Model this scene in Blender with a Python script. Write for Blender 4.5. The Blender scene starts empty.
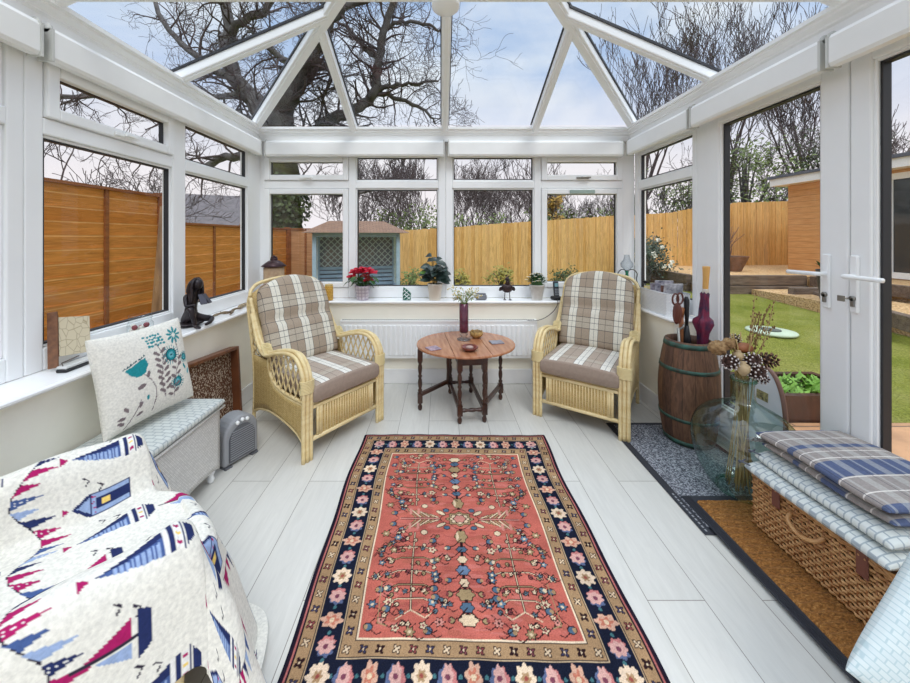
import bpy, math, random
import numpy as np
from mathutils import Vector, Matrix, Euler
PI = math.pi
scene = bpy.context.scene
COL = scene.collection
F, CX, CY, HC = 355.0, 441.0, 237.0, 1.30     # focal length in pixels, vanishing point, eye height

def at(px, py, y):
    return Vector(((px - CX) * y / F, y, HC - (py - CY) * y / F))

# ------------------------------------------------------------------ colours / materials
def s2l(c):
    return tuple((v / 255 / 12.92) if v / 255 <= .04045 else ((v / 255 + .055) / 1.055) ** 2.4 for v in c)

class NT:
    def __init__(s, name):
        s.m = bpy.data.materials.new(name); s.m.use_nodes = True
        s.t = s.m.node_tree; s.n = s.t.nodes; s.l = s.t.links
        s.b = s.n['Principled BSDF']; s.out = s.n['Material Output']
    def node(s, t, **k):
        n = s.n.new(t)
        for a, v in k.items():
            if a[0] == '_': n.inputs[a[1:].replace('_', ' ')].default_value = v
            else: setattr(n, a, v)
        return n
    def coord(s, scale=(1, 1, 1), kind='Object', rot=(0, 0, 0), loc=(0, 0, 0)):
        tc = s.node('ShaderNodeTexCoord'); mp = s.node('ShaderNodeMapping')
        mp.inputs['Scale'].default_value = scale; mp.inputs['Rotation'].default_value = rot; mp.inputs['Location'].default_value = loc
        s.l.new(tc.outputs[kind], mp.inputs['Vector']); return mp.outputs['Vector']
    def noise(s, scale, detail=3, vec=None, dist=0, rough=.5):
        n = s.node('ShaderNodeTexNoise', _Scale=scale, _Detail=detail, _Distortion=dist, _Roughness=rough)
        s.l.new(vec if vec is not None else s.coord(), n.inputs['Vector']); return n.outputs['Fac']
    def ramp(s, fac, stops, interp='LINEAR'):
        r = s.node('ShaderNodeValToRGB'); cr = r.color_ramp; cr.interpolation = interp
        while len(cr.elements) < len(stops): cr.elements.new(.5)
        for e, (p, c) in zip(cr.elements, stops): e.position = p
        for e, (p, c) in zip(cr.elements, stops): e.color = (*c[:3], 1)
        s.l.new(fac, r.inputs['Fac']); return r.outputs['Color']
    def mix(s, f, a, b, mode='MIX'):
        m = s.node('ShaderNodeMix', data_type='RGBA', blend_type=mode)
        for i, v in ((0, f), (6, a), (7, b)):
            if isinstance(v, (int, float)): m.inputs[i].default_value = v
            elif isinstance(v, tuple): m.inputs[i].default_value = (*v[:3], 1)
            else: s.l.new(v, m.inputs[i])
        return m.outputs[2]
    def math(s, op, a, b=0.0):
        m = s.node('ShaderNodeMath', operation=op)
        for i, v in ((0, a), (1, b)):
            if isinstance(v, (int, float)): m.inputs[i].default_value = v
            else: s.l.new(v, m.inputs[i])
        return m.outputs[0]
    def color(s, v):
        if isinstance(v, tuple): s.b.inputs['Base Color'].default_value = (*v[:3], 1)
        else: s.l.new(v, s.b.inputs['Base Color'])
        return s
    def bump(s, h, strength=.3, dist=.01):
        b = s.node('ShaderNodeBump', _Strength=strength, _Distance=dist)
        s.l.new(h, b.inputs['Height']); s.l.new(b.outputs[0], s.b.inputs['Normal'])

MATS = {}
def pm(name, rgb, rough=.5, metal=0, var=0, vscale=8, rgb2=None, bump=0, bscale=60, spec=.5, stretch=(1, 1, 1), coat=0, detail=3):
    if name in MATS: return MATS[name]
    t = NT(name); c = s2l(rgb)
    t.b.inputs['Roughness'].default_value = rough; t.b.inputs['Metallic'].default_value = metal
    t.b.inputs['Specular IOR Level'].default_value = spec
    if coat: t.b.inputs['Coat Weight'].default_value = coat
    vec = t.coord(stretch)
    if rgb2 is not None:
        f = t.noise(vscale, detail, vec)
        t.color(t.ramp(f, [(.32, c), (.68, s2l(rgb2))]))
    else:
        f = t.noise(vscale, 2, vec); v = var or .04
        t.color(t.ramp(f, [(.3, tuple(x * (1 - v) for x in c)), (.7, tuple(min(1, x * (1 + v)) for x in c))]))
    if bump: t.bump(t.noise(bscale, 2, vec), bump, .004)
    MATS[name] = t.m; return t.m

def vcol_mat(name, rough=.9, bump=.3, bscale=300, fuzz=0):
    t = NT(name); a = t.node('ShaderNodeVertexColor', layer_name='Col')
    f = t.noise(120, 2); t.color(t.mix(.5, a.outputs['Color'], t.mix(1, a.outputs['Color'], t.ramp(f, [(.3, (.75,) * 3), (.7, (1.2,) * 3)]), 'MULTIPLY')))
    t.b.inputs['Roughness'].default_value = rough; t.b.inputs['Specular IOR Level'].default_value = .15
    if fuzz: t.b.inputs['Sheen Weight'].default_value = fuzz
    t.bump(t.noise(bscale, 2), bump, .003); return t.m

def glass_mat(name, tint=(.96, .98, .97), gloss=.05, edge=None):
    t = NT(name); t.n.remove(t.b)
    tr = t.node('ShaderNodeBsdfTransparent', _Color=(*tint, 1)); gl = t.node('ShaderNodeBsdfGlossy', _Roughness=.02)
    lf_ = t.node('ShaderNodeLayerWeight', _Blend=.5); mx = t.node('ShaderNodeMixShader')
    f = t.math('ADD', t.math('MULTIPLY', t.math('POWER', lf_.outputs['Facing'], 4), gloss * 8 if gloss > .04 else .16 if gloss > .025 else .08), gloss if gloss > .04 else .015)
    if edge:
        lw = t.node('ShaderNodeLayerWeight', _Blend=.35)
        c = t.ramp(lw.outputs['Facing'], [(0, tint), (.5, tuple((a + b) / 2 for a, b in zip(tint, edge))), (1, edge)])
        t.l.new(c, tr.inputs['Color'])
    t.l.new(f, mx.inputs[0]); t.l.new(tr.outputs[0], mx.inputs[1]); t.l.new(gl.outputs[0], mx.inputs[2])
    t.l.new(mx.outputs[0], t.out.inputs['Surface']); return t.m

def plaid(name, base, bandx, bandy, px, py, bx, by, dx, dy, dark, ox=0, oy=0, fx=.85, fy=.5, axes='XY', fleck=.1, extra=None):
    """woven check: soft bands and thin dark lines across both local axes"""
    t = NT(name); vec = t.coord(); sp = t.node('ShaderNodeSeparateXYZ'); t.l.new(vec, sp.inputs[0])
    def frac(ax, per, o): return t.math('FRACT', t.math('ADD', t.math('MULTIPLY', sp.outputs[ax], 1 / per), o + 50))
    U = frac(axes[0], px, ox); V = frac(axes[1], py, oy)
    def steps(f, spans):
        st = [(0, (0,) * 3)]
        for a, b in spans: st += [(a, (1,) * 3), (b, (0,) * 3)]
        return t.ramp(f, st, 'CONSTANT')
    c = s2l(base)
    c = t.mix(t.math('MULTIPLY', steps(V, by), fy), c, s2l(bandy))
    c = t.mix(t.math('MULTIPLY', steps(U, bx), fx), c, s2l(bandx))
    if extra: c = t.mix(t.math('MULTIPLY', steps(V, extra[0]), extra[2]), c, s2l(extra[1]))
    c = t.mix(t.math('MULTIPLY', steps(V, dy), .75), c, s2l(dark))
    c = t.mix(t.math('MULTIPLY', steps(U, dx), .75), c, s2l(dark))
    c = t.mix(1, c, t.ramp(t.noise(160, 2, t.coord((1, 1, 1))), [(.3, (1 - fleck,) * 3), (.7, (1 + fleck,) * 3)]), 'MULTIPLY')
    t.color(c); t.b.inputs['Roughness'].default_value = .9; t.b.inputs['Specular IOR Level'].default_value = .1
    t.bump(t.noise(250, 2), .2, .003); return t.m

# ------------------------------------------------------------------ mesh builder
class MB:
    def __init__(s): s.v = []; s.f = []; s.m = []; s.s = []
    def add(s, vs, fs, m=0, sm=False):
        k = len(s.v); s.v += [tuple(v) for v in vs]
        for f in fs: s.f.append(tuple(i + k for i in f)); s.m.append(m); s.s.append(sm)
        return s
    def box(s, x0, x1, y0, y1, z0, z1, m=0, M=None, b=0):
        if b:
            b = min(b, abs(x1 - x0) / 2.01, abs(y1 - y0) / 2.01, abs(z1 - z0) / 2.01)
            vs = []; idx = {}
            X, Y, Z = (x0, x1), (y0, y1), (z0, z1); sg = (1, -1)
            for i in (0, 1):
                for j in (0, 1):
                    for k in (0, 1):
                        for a in range(3):
                            p = [X[i] + sg[i] * b, Y[j] + sg[j] * b, Z[k] + sg[k] * b]; p[a] = (X[i], Y[j], Z[k])[a]
                            idx[i, j, k, a] = len(vs); vs.append(p)
            fs = []
            for a in range(3):
                o = [q for q in range(3) if q != a]
                for e in (0, 1):
                    q = []
                    for (u, w) in ((0, 0), (1, 0), (1, 1), (0, 1)):
                        t = [0, 0, 0]; t[a] = e; t[o[0]] = u; t[o[1]] = w; q.append(idx[(*t, a)])
                    fs.append(q)
            for a in range(3):
                o = [q for q in range(3) if q != a]
                for u in (0, 1):
                    for w in (0, 1):
                        t0 = [0, 0, 0]; t0[o[0]] = u; t0[o[1]] = w; t1 = list(t0); t1[a] = 1
                        fs.append([idx[(*t0, o[0])], idx[(*t1, o[0])], idx[(*t1, o[1])], idx[(*t0, o[1])]])
            for i in (0, 1):
                for j in (0, 1):
                    for k in (0, 1): fs.append([idx[i, j, k, 0], idx[i, j, k, 1], idx[i, j, k, 2]])
            c = Vector(((x0 + x1) / 2, (y0 + y1) / 2, (z0 + z1) / 2)); ff = []
            for f in fs:
                P = [Vector(vs[i]) for i in f]; n = (P[1] - P[0]).cross(P[2] - P[0])
                ff.append(f if n.dot(sum(P, Vector()) / len(P) - c) > 0 else f[::-1])
            fs = ff
        else:
            vs = [(x, y, z) for x in (x0, x1) for y in (y0, y1) for z in (z0, z1)]
            fs = [(0, 1, 3, 2), (4, 6, 7, 5), (0, 4, 5, 1), (2, 3, 7, 6), (0, 2, 6, 4), (1, 5, 7, 3)]
        if M is not None: vs = [M @ Vector(v) for v in vs]
        return s.add(vs, fs, m)
    def beam(s, p, q, w, h, m=0, up=(0, 0, 1)):
        p, q = Vector(p), Vector(q); d = (q - p); L = d.length; d.normalize()
        r = d.cross(Vector(up)).normalized(); u = r.cross(d)
        M = Matrix((r, d, u)).transposed().to_4x4(); M.translation = p
        return s.box(-w / 2, w / 2, 0, L, -h / 2, h / 2, m, M, .0)
    def tube(s, pts, r, n=8, m=0, cap=True, closed=False, flat=1.0):
        pts = [Vector(p) for p in pts]; N = len(pts)
        rr = r if isinstance(r, (list, tuple)) else [r] * N
        vs = []; prev = None
        for i, p in enumerate(pts):
            if closed: d = pts[(i + 1) % N] - pts[i - 1]
            else: d = pts[min(i + 1, N - 1)] - pts[max(i - 1, 0)]
            if d.length < 1e-9: d = Vector((0, 0, 1))
            d.normalize()
            if prev is None:
                a = Vector((0, 0, 1)) if abs(d.z) < .9 else Vector((1, 0, 0)); x = d.cross(a).normalized()
            else:
                x = prev - d * prev.dot(d)
                x = x.normalized() if x.length > 1e-6 else d.orthogonal().normalized()
            prev = x; y = d.cross(x)
            for k in range(n):
                a = 2 * PI * k / n; vs.append(p + x * (math.cos(a) * rr[i]) + y * (math.sin(a) * rr[i] * flat))
        fs = []
        for i in range(N if closed else N - 1):
            j = (i + 1) % N
            for k in range(n):
                k2 = (k + 1) % n; fs.append((i * n + k, i * n + k2, j * n + k2, j * n + k))
        if cap and not closed: fs += [tuple(range(n))[::-1], tuple((N - 1) * n + k for k in range(n))]
        return s.add(vs, fs, m, True)
    def lathe(s, prof, n=24, c=(0, 0, 0), m=0, cap=True, M=None, wob=None):
        vs = []
        for r, z in prof:
            for k in range(n):
                a = 2 * PI * k / n; w = wob(a, z) if wob else 1
                vs.append(Vector((c[0] + r * w * math.cos(a), c[1] + r * w * math.sin(a), c[2] + z)))
        fs = []
        for i in range(len(prof) - 1):
            for k in range(n):
                k2 = (k + 1) % n; fs.append((i * n + k, i * n + k2, (i + 1) * n + k2, (i + 1) * n + k))
        if cap: fs += [tuple(range(n))[::-1], tuple((len(prof) - 1) * n + k for k in range(n))]
        if M is not None: vs = [M @ v for v in vs]
        return s.add(vs, fs, m, True)
    def ball(s, c, r, n=10, m=0, M=None, jit=None):
        c = Vector(c); r = Vector(r) if not isinstance(r, (int, float)) else Vector((r, r, r)); h = max(4, n // 2 + 1)
        vs = []; fs = []
        for i in range(h + 1):
            t = PI * i / h
            for k in range(n):
                a = 2 * PI * k / n; q = Vector((r.x * math.sin(t) * math.cos(a), r.y * math.sin(t) * math.sin(a), r.z * math.cos(t)))
                if jit: q *= jit(i, k)
                if M is not None: q = M @ q
                vs.append(c + q)
        for i in range(h):
            for k in range(n):
                k2 = (k + 1) % n; fs.append((i * n + k, (i + 1) * n + k, (i + 1) * n + k2, i * n + k2))
        return s.add(vs, fs, m, True)
    def prism(s, poly, z0, z1, m=0, M=None, sm=False):
        n = len(poly); vs = [(x, y, z0) for x, y in poly] + [(x, y, z1) for x, y in poly]
        fs = [tuple(range(n))[::-1], tuple(range(n, 2 * n))] + [(i, (i + 1) % n, n + (i + 1) % n, n + i) for i in range(n)]
        if M is not None: vs = [M @ Vector(v) for v in vs]
        return s.add(vs, fs, m, sm)
    def leaf(s, p, d, up, L, W, m=0, fold=.15, n=3):
        p, d = Vector(p), Vector(d).normalized(); r = d.cross(Vector(up))
        r = r.normalized() if r.length > 1e-4 else d.orthogonal().normalized(); u = r.cross(d)
        vs = [p]; prof = [(.3, .8), (.6, 1), (.85, .6)] if n == 3 else [(.5, 1)]
        for t, w in prof:
            c = p + d * (L * t) - u * (L * .25 * t * t)
            vs += [c - r * W / 2 * w + u * fold * W * w, c, c + r * W / 2 * w + u * fold * W * w]
        vs.append(p + d * L - u * L * .25); e = len(vs) - 1
        fs = [(0, 2, 1), (0, 3, 2)]
        for i in range(len(prof) - 1):
            a = 1 + 3 * i; fs += [(a, a + 1, a + 4, a + 3), (a + 1, a + 2, a + 5, a + 4)]
        a = e - 3; fs += [(a, a + 1, e), (a + 1, a + 2, e)]
        return s.add(vs, fs, m, True)
    def build(s, name, mats, parent=None, loc=None, rot=None):
        me = bpy.data.meshes.new(name); me.from_pydata(s.v, [], s.f)
        if not isinstance(mats, (list, tuple)): mats = [mats]
        for m in mats: me.materials.append(m)
        me.polygons.foreach_set('material_index', s.m); me.polygons.foreach_set('use_smooth', s.s); me.update()
        o = bpy.data.objects.new(name, me); COL.objects.link(o)
        if parent: o.parent = parent
        if loc: o.location = loc
        if rot: o.rotation_euler = rot
        return o

def tag(o, label=None, cat=None, group=None, kind=None):
    if label: o['label'] = label
    if cat: o['category'] = cat
    if group: o['group'] = group
    if kind: o['kind'] = kind
    return o
def thing(name, label, cat, loc=(0, 0, 0), rz=0, group=None, rot=None):
    o = bpy.data.objects.new(name, None); COL.objects.link(o); o.empty_display_size = .1
    o.location = loc; o.rotation_euler = rot or (0, 0, rz); return tag(o, label, cat, group)
def struct(o, label=None, cat=None): return tag(o, label, cat, None, 'structure')
def dup(root, loc=None, rot=None, scale=None, label=None, group=None):
    def cp(o, par):
        c = o.copy(); COL.objects.link(c); c.parent = par
        for ch in list(o.children): cp(ch, c)
        return c
    r = cp(root, None)
    if loc is not None: r.location = loc
    if rot is not None: r.rotation_euler = rot
    if scale is not None: r.scale = scale
    if label: r['label'] = label
    if group: r['group'] = group
    return r
def bevel(o, w=.004, seg=2):
    m = o.modifiers.new('bevel', 'BEVEL'); m.width = w; m.segments = seg; m.limit_method = 'ANGLE'; m.angle_limit = .7; return o

# ------------------------------------------------------------------ numpy raster used for woven / printed patterns, stored as mesh colours
class Canvas:
    def __init__(s, w, h, res, bg):
        s.w, s.h, s.res = w, h, res; s.nx, s.ny = int(round(w / res)) + 1, int(round(h / res)) + 1
        s.a = np.zeros((s.ny, s.nx, 3)); s.a[:] = s2l(bg)
        s.X, s.Y = np.meshgrid(np.linspace(0, w, s.nx), np.linspace(0, h, s.ny))
    def _win(s, x0, x1, y0, y1):
        i0 = max(0, int(x0 / s.res) - 1); i1 = min(s.nx, int(x1 / s.res) + 3); j0 = max(0, int(y0 / s.res) - 1); j1 = min(s.ny, int(y1 / s.res) + 3)
        return (slice(j0, max(j0, j1)), slice(i0, max(i0, i1)))
    def put(s, win, mask, c):
        s.a[win][mask] = s2l(c)
    def rect(s, x0, x1, y0, y1, c):
        w = s._win(x0, x1, y0, y1); X, Y = s.X[w], s.Y[w]; s.put(w, (X >= x0) & (X < x1) & (Y >= y0) & (Y < y1), c)
    def ell(s, cx, cy, rx, ry, c, ang=0, petals=0, amp=0, ph=0):
        R = max(rx, ry) * (1 + amp) + .001; w = s._win(cx - R, cx + R, cy - R, cy + R); X, Y = s.X[w] - cx, s.Y[w] - cy
        ca, sa = math.cos(ang), math.sin(ang); x, y = (X * ca + Y * sa) / rx, (-X * sa + Y * ca) / ry
        r = np.hypot(x, y); lim = 1 + (amp * np.cos(petals * np.arctan2(y, x) + ph) if petals else 0)
        s.put(w, r < lim, c)
    def poly(s, pts, c):
        xs = [p[0] for p in pts]; ys = [p[1] for p in pts]; w = s._win(min(xs), max(xs), min(ys), max(ys)); X, Y = s.X[w], s.Y[w]
        ins = np.zeros(X.shape, bool); n = len(pts)
        for i in range(n):
            (x1, y1), (x2, y2) = pts[i], pts[i - 1]
            if y1 == y2: continue
            ins ^= ((y1 > Y) != (y2 > Y)) & (X < (x2 - x1) * (Y - y1) / (y2 - y1) + x1)
        s.put(w, ins, c)
    def line(s, pts, c, wd):
        for (x1, y1), (x2, y2) in zip(pts, pts[1:]):
            h = wd / 2; w = s._win(min(x1, x2) - h, max(x1, x2) + h, min(y1, y2) - h, max(y1, y2) + h); X, Y = s.X[w], s.Y[w]
            dx, dy = x2 - x1, y2 - y1; L = dx * dx + dy * dy + 1e-12; t = np.clip(((X - x1) * dx + (Y - y1) * dy) / L, 0, 1)
            s.put(w, np.hypot(X - x1 - t * dx, Y - y1 - t * dy) <= h, c)

def grid_obj(name, P, colors, mat, parent=None, thick=0, smooth=True, uvlike=None):
    """P: (ny,nx,3) positions; colours (ny,nx,3) or None"""
    ny, nx, _ = P.shape; me = bpy.data.meshes.new(name)
    idx = np.arange(ny * nx).reshape(ny, nx)
    f = np.stack([idx[:-1, :-1], idx[:-1, 1:], idx[1:, 1:], idx[1:, :-1]], -1).reshape(-1, 4)
    me.vertices.add(ny * nx); me.vertices.foreach_set('co', P.reshape(-1).astype(np.float32))
    me.loops.add(f.size); me.loops.foreach_set('vertex_index', f.reshape(-1).astype(np.int32))
    me.polygons.add(len(f)); me.polygons.foreach_set('loop_start', np.arange(0, f.size, 4, dtype=np.int32))
    me.update(calc_edges=True); me.polygons.foreach_set('use_smooth', np.full(len(f), smooth))
    if colors is not None:
        ca = me.color_attributes.new('Col', 'FLOAT_COLOR', 'POINT'); c = np.ones((ny * nx, 4), np.float32); c[:, :3] = colors.reshape(-1, 3)
        ca.data.foreach_set('color', c.reshape(-1))
    me.materials.append(mat); o = bpy.data.objects.new(name, me); COL.objects.link(o)
    if parent: o.parent = parent
    if thick:
        m = o.modifiers.new('t', 'SOLIDIFY'); m.thickness = thick; m.offset = -1
    return o

def pillow(name, w, h, t, mats, parent=None, n=26, e=.4, p=6, warp=None, side=False, canvas=None, vmat=None, pinch=0, puff=.0):
    """cushion in local XY plane, thickness along Z; closed front + back"""
    s = np.sin(np.linspace(-PI / 2, PI / 2, n if canvas is None else max(n, canvas.nx)))
    if canvas is not None: s = np.linspace(-1, 1, canvas.nx); s = np.sign(s) * (1 - (1 - np.abs(s)) ** 1.25)
    U, V = np.meshgrid(s, s)
    Z = np.clip((1 - np.abs(U) ** p) * (1 - np.abs(V) ** p), 0, 1) ** e * (1 + puff * (1 - U ** 2) * (1 - V ** 2)) / (1 + puff)
    k = 1 - pinch * (1 - np.abs(V) ** 2); k2 = 1 - pinch * (1 - np.abs(U) ** 2)
    X, Y = U * w / 2 * k, V * h / 2 * k2
    mb = MB(); N = len(s)
    def W(x, y, z):
        return warp(x, y, z) if warp else (x, y, z)
    if canvas is None:
        for sg in (1, -1):
            vs = [W(X[j, i], Y[j, i], sg * Z[j, i] * t / 2) for j in range(N) for i in range(N)]; fs = []; ms = []
            for j in range(N - 1):
                for i in range(N - 1):
                    q = (j * N + i, j * N + i + 1, (j + 1) * N + i + 1, (j + 1) * N + i); fs.append(q if sg > 0 else q[::-1])
                    z = min(Z[j, i], Z[j + 1, i], Z[j, i + 1], Z[j + 1, i + 1]); ms.append(1 if side and z < .8 else 0)
            k = len(mb.v); mb.add(vs, fs, 0, True); mb.m[-len(ms):] = ms
        return mb.build(name, mats, parent)
    yy = np.clip(((V + 1) / 2 * (canvas.ny - 1)).astype(int), 0, canvas.ny - 1); xx = np.clip(((U + 1) / 2 * (canvas.nx - 1)).astype(int), 0, canvas.nx - 1)
    C = canvas.a[yy, xx]; P1 = np.stack([X, Y, Z * t / 2], -1); P2 = np.stack([X, Y, -Z * t / 2], -1)[::-1]
    P = np.concatenate([P1, P2], 0); C2 = np.broadcast_to(canvas.a[0, 0], C.shape)
    if warp:
        P = np.array([[warp(*q) for q in r] for r in P])
    return grid_obj(name, P, np.concatenate([C, C2], 0), vmat, parent)

def arc(c, r, a0, a1, n, plane='xy', z=0):
    out = []
    for i in range(n + 1):
        a = a0 + (a1 - a0) * i / n; u, v = c[0] + r * math.cos(a), c[1] + r * math.sin(a)
        out.append({'xy': (u, v, z), 'yz': (z, u, v), 'xz': (u, z, v)}[plane])
    return out
def spline(pts, n=6, closed=False):
    P = [Vector(p) for p in pts]; out = []; N = len(P)
    for i in range(N if closed else N - 1):
        if closed: a, b, c, d = P[i - 1], P[i], P[(i + 1) % N], P[(i + 2) % N]
        else: a, b, c, d = P[max(i - 1, 0)], P[i], P[i + 1], P[min(i + 2, N - 1)]
        for k in range(n):
            t = k / n; out.append(.5 * ((2 * b) + (c - a) * t + (2 * a - 5 * b + 4 * c - d) * t * t + (3 * b - a - 3 * c + d) * t ** 3))
    if not closed: out.append(P[-1])
    return out

# common materials
WHITE = pm('white_upvc', (245, 246, 246), .28, var=.01)
WHITE2 = pm('white_gloss_sill', (247, 247, 247), .2, var=.01)
WALLM = pm('cream_paint', (247, 243, 229), .85, var=.02, bump=.15, bscale=140)
BLIND = pm('blind_white', (242, 242, 240), .5, var=.02)
GASKET = pm('black_gasket', (38, 38, 42), .5)
GLASS = glass_mat('window_glass', (.97, .985, .98), .03)
STEEL = pm('brushed_steel', (150, 148, 142), .35, 1)
BLACK = pm('black_satin', (28, 28, 31), .45)
CANE = pm('pale_cane', (232, 212, 164), .42, vscale=14, rgb2=(218, 192, 136), stretch=(1, 1, 3), bump=.1)
# ================================================================== SHELL
XL, YB, XR = -1.68, 3.30, 1.80           # inner faces of the window frames
def MF(side):
    if side == 'back': return Matrix(((1, 0, 0, 0), (0, 1, 0, YB), (0, 0, 1, 0), (0, 0, 0, 1)))
    if side == 'left': return Matrix(((0, -1, 0, XL), (1, 0, 0, 0), (0, 0, 1, 0), (0, 0, 0, 1)))
    return Matrix(((0, 1, 0, XR), (1, 0, 0, 0), (0, 0, 1, 0), (0, 0, 0, 1)))

def ring(mb, M, a0, a1, z0, z1, w, d0, d1, m=0, wb=None):
    wb = w if wb is None else wb
    mb.box(a0, a0 + w, d0, d1, z0, z1, m, M); mb.box(a1 - w, a1, d0, d1, z0, z1, m, M)
    mb.box(a0 + w, a1 - w, d0, d1, z0, z0 + wb, m, M); mb.box(a0 + w, a1 - w, d0, d1, z1 - w, z1, m, M)

def window(name, side, a0, a1, z0, z1, cols, tz, label, zb=None):
    """cols: (a_lo, a_hi, lower_sash, upper_sash)"""
    M = MF(side); mb = MB(); zb = zb or z0 + .094; zt = 2.05
    prev = a0
    for (p, q, ls, us) in cols:
        mb.box(prev, p, 0, .07, z0, z1, 0, M); prev = q
        mb.box(p, q, 0, .07, z0, zb, 0, M); mb.box(p, q, 0, .07, tz[0], tz[1], 0, M); mb.box(p, q, 0, .07, zt, z1, 0, M)
        for (za, zc) in ((zb, tz[0]), (tz[1], zt)):                      # chamfered beads
            ring(mb, M, p, q, za, zc, .012, .012, .05)
    mb.box(prev, a1, 0, .07, z0, z1, 0, M)
    root = struct(bevel(mb.build(name, WHITE), .006), label, 'window')
    for (p, q, ls, us) in cols:
        for (za, zc, sash) in ((zb, tz[0], ls), (tz[1], zt, us)):
            g = .012
            if sash:
                s = MB(); ring(s, M, p + .004, q - .004, za + .004, zc - .004, .05, -.016, .045)
                bevel(s.build('sash', WHITE, root), .007); g = .05
                if sash != 'plain':
                    h = MB(); c = (p + q) / 2
                    h.box(c - .055, c + .055, -.03, -.016, za + .016, za + .034, 0, M); h.box(c - .015, c + .07, -.045, -.03, za + .02, za + .034, 0, M)
                    bevel(h.build('handle', STEEL if sash == 'steel' else WHITE, root), .003)
            k = MB(); ring(k, M, p + g, q - g, za + g, zc - g, .007, .018, .045); k.build('gasket', GASKET, root)
            gl = MB(); gl.box(p + g, q - g, .031, .035, za + g, zc - g, 0, M); gl.build('pane', GLASS, root)
    return root

TB, TL = (1.752, 1.822), (1.735, 1.805)
w1 = window('window_1', 'back', -1.70, .042, .736, 2.18, [(-1.641, -.857, 'plain', 'white'), (-.793, -.022, 0, 0)], TB, 'left half of the white back window with four panes')
w2 = window('window_2', 'back', .043, 1.80, .736, 2.18, [(.106, .867, 0, 0), (.93, 1.685, 'plain', 'steel')], TB, 'right half of the white back window with four panes')
# trickle vent on the fourth lower sash
v = MB(); v.box(1.19, 1.42, -.03, -.016, 1.70, 1.735, 0, MF('back')); bevel(v.build('trickle_vent', pm('vent_grey_green', (150, 168, 160), .5), w2), .004)
window('window_3', 'left', 1.432, 3.30, .736, 2.18, [(1.50, 2.225, 0, 'white'), (2.336, 3.09, 0, 0)], TL, 'white left window beside the seated figurine, four panes')
window('window_4', 'left', -.6, 1.43, .736, 2.18, [(-.5, .38, 0, 0), (.49, 1.372, 0, 0)], TL, 'nearest white window on the left side, at the edge of the frame')
window('window_5', 'right', 2.50, 3.30, .736, 2.18, [(2.546, 3.235, 0, 0)], TL, 'white right window above the wicker basket')

# french doors
M = MF('right')
fr = MB()
for a0, a1 in ((2.39, 2.499), (.66, .725), (-.6, -.5)): fr.box(a0, a1, 0, .07, 0, 2.18, 0, M)
fr.box(.725, 2.39, 0, .07, 2.125, 2.18, 0, M); fr.box(.66, 2.499, -.02, .09, 0, .045, 0, M); fr.box(-.5, .66, 0, .07, 2.1, 2.18, 0, M); fr.box(-.5, .66, 0, .07, 0, .2, 0, M)
door_frame = struct(bevel(fr.build('trim_1', WHITE), .006), 'white frame around the french doors', 'door frame')
gl = MB(); gl.box(-.5, .66, .031, .035, .2, 2.1, 0, M); gl.build('pane', GLASS, door_frame)
def leaf_door(name, a0, a1, ga, gb, label, hy, direction):
    mb = MB(); z0, z1, g0, g1 = .05, 2.12, .22, 2.037
    mb.box(a0, ga, -.012, .06, z0, z1, 0, M); mb.box(gb, a1, -.012, .06, z0, z1, 0, M)
    mb.box(ga, gb, -.012, .06, z0, g0, 0, M); mb.box(ga, gb, -.012, .06, g1, z1, 0, M)
    r = struct(bevel(mb.build(name, WHITE), .007), label, 'door')
    b = MB(); ring(b, M, ga - .001, gb + .001, g0 - .001, g1 + .001, .014, -.002, .05, 0); bevel(b.build('bead', WHITE, r), .004)
    k = MB(); ring(k, M, ga + .014, gb - .014, g0 + .014, g1 - .014, .009, .01, .045); k.build('gasket', GASKET, r)
    gl = MB(); gl.box(ga + .014, gb - .014, .028, .032, g0 + .014, g1 - .014, 0, M); gl.build('pane', GLASS, r)
    h = MB(); h.box(hy - .017, hy + .017, -.026, -.012, .972, 1.222, 0, M, b=.006)
    ho = h.build('handle', WHITE, r)
    lv = MB(); lv.tube([M @ Vector(p) for p in spline([(hy, -.02, 1.13), (hy, -.062, 1.13), (hy + direction * .02, -.07, 1.13), (hy + direction * .135, -.066, 1.128)], 5)], .010, 10, 0)
    lv.build('lever', WHITE, ho)
    cy = MB(); cy.lathe([(0, 0), (.011, 0), (.011, .008), (0, .008)], 14, M=M @ Matrix.Translation((hy, -.026, 1.035)) @ Matrix.Rotation(PI / 2, 4, 'X')); cy.box(hy - .006, hy + .006, -.034, -.026, 1.0, 1.035, 0, M)
    if direction < 0: cy.tube([M @ Vector((hy, -.03, 1.035)), M @ Vector((hy + .002, -.075, 1.036))], .004, 6); cy.box(hy - .012, hy + .014, -.08, -.074, 1.024, 1.048, 0, M)
    cy.build('lock_cylinder', STEEL, ho)
    return r
leaf_door('door_1', 1.558, 2.386, 1.672, 2.288, 'white french door leaf nearer the barrel, lever pointing left', 1.640, 1)
leaf_door('door_2', .73, 1.552, .83, 1.476, 'white french door leaf at the right edge with a key in its lock', 1.528, -1)

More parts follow.
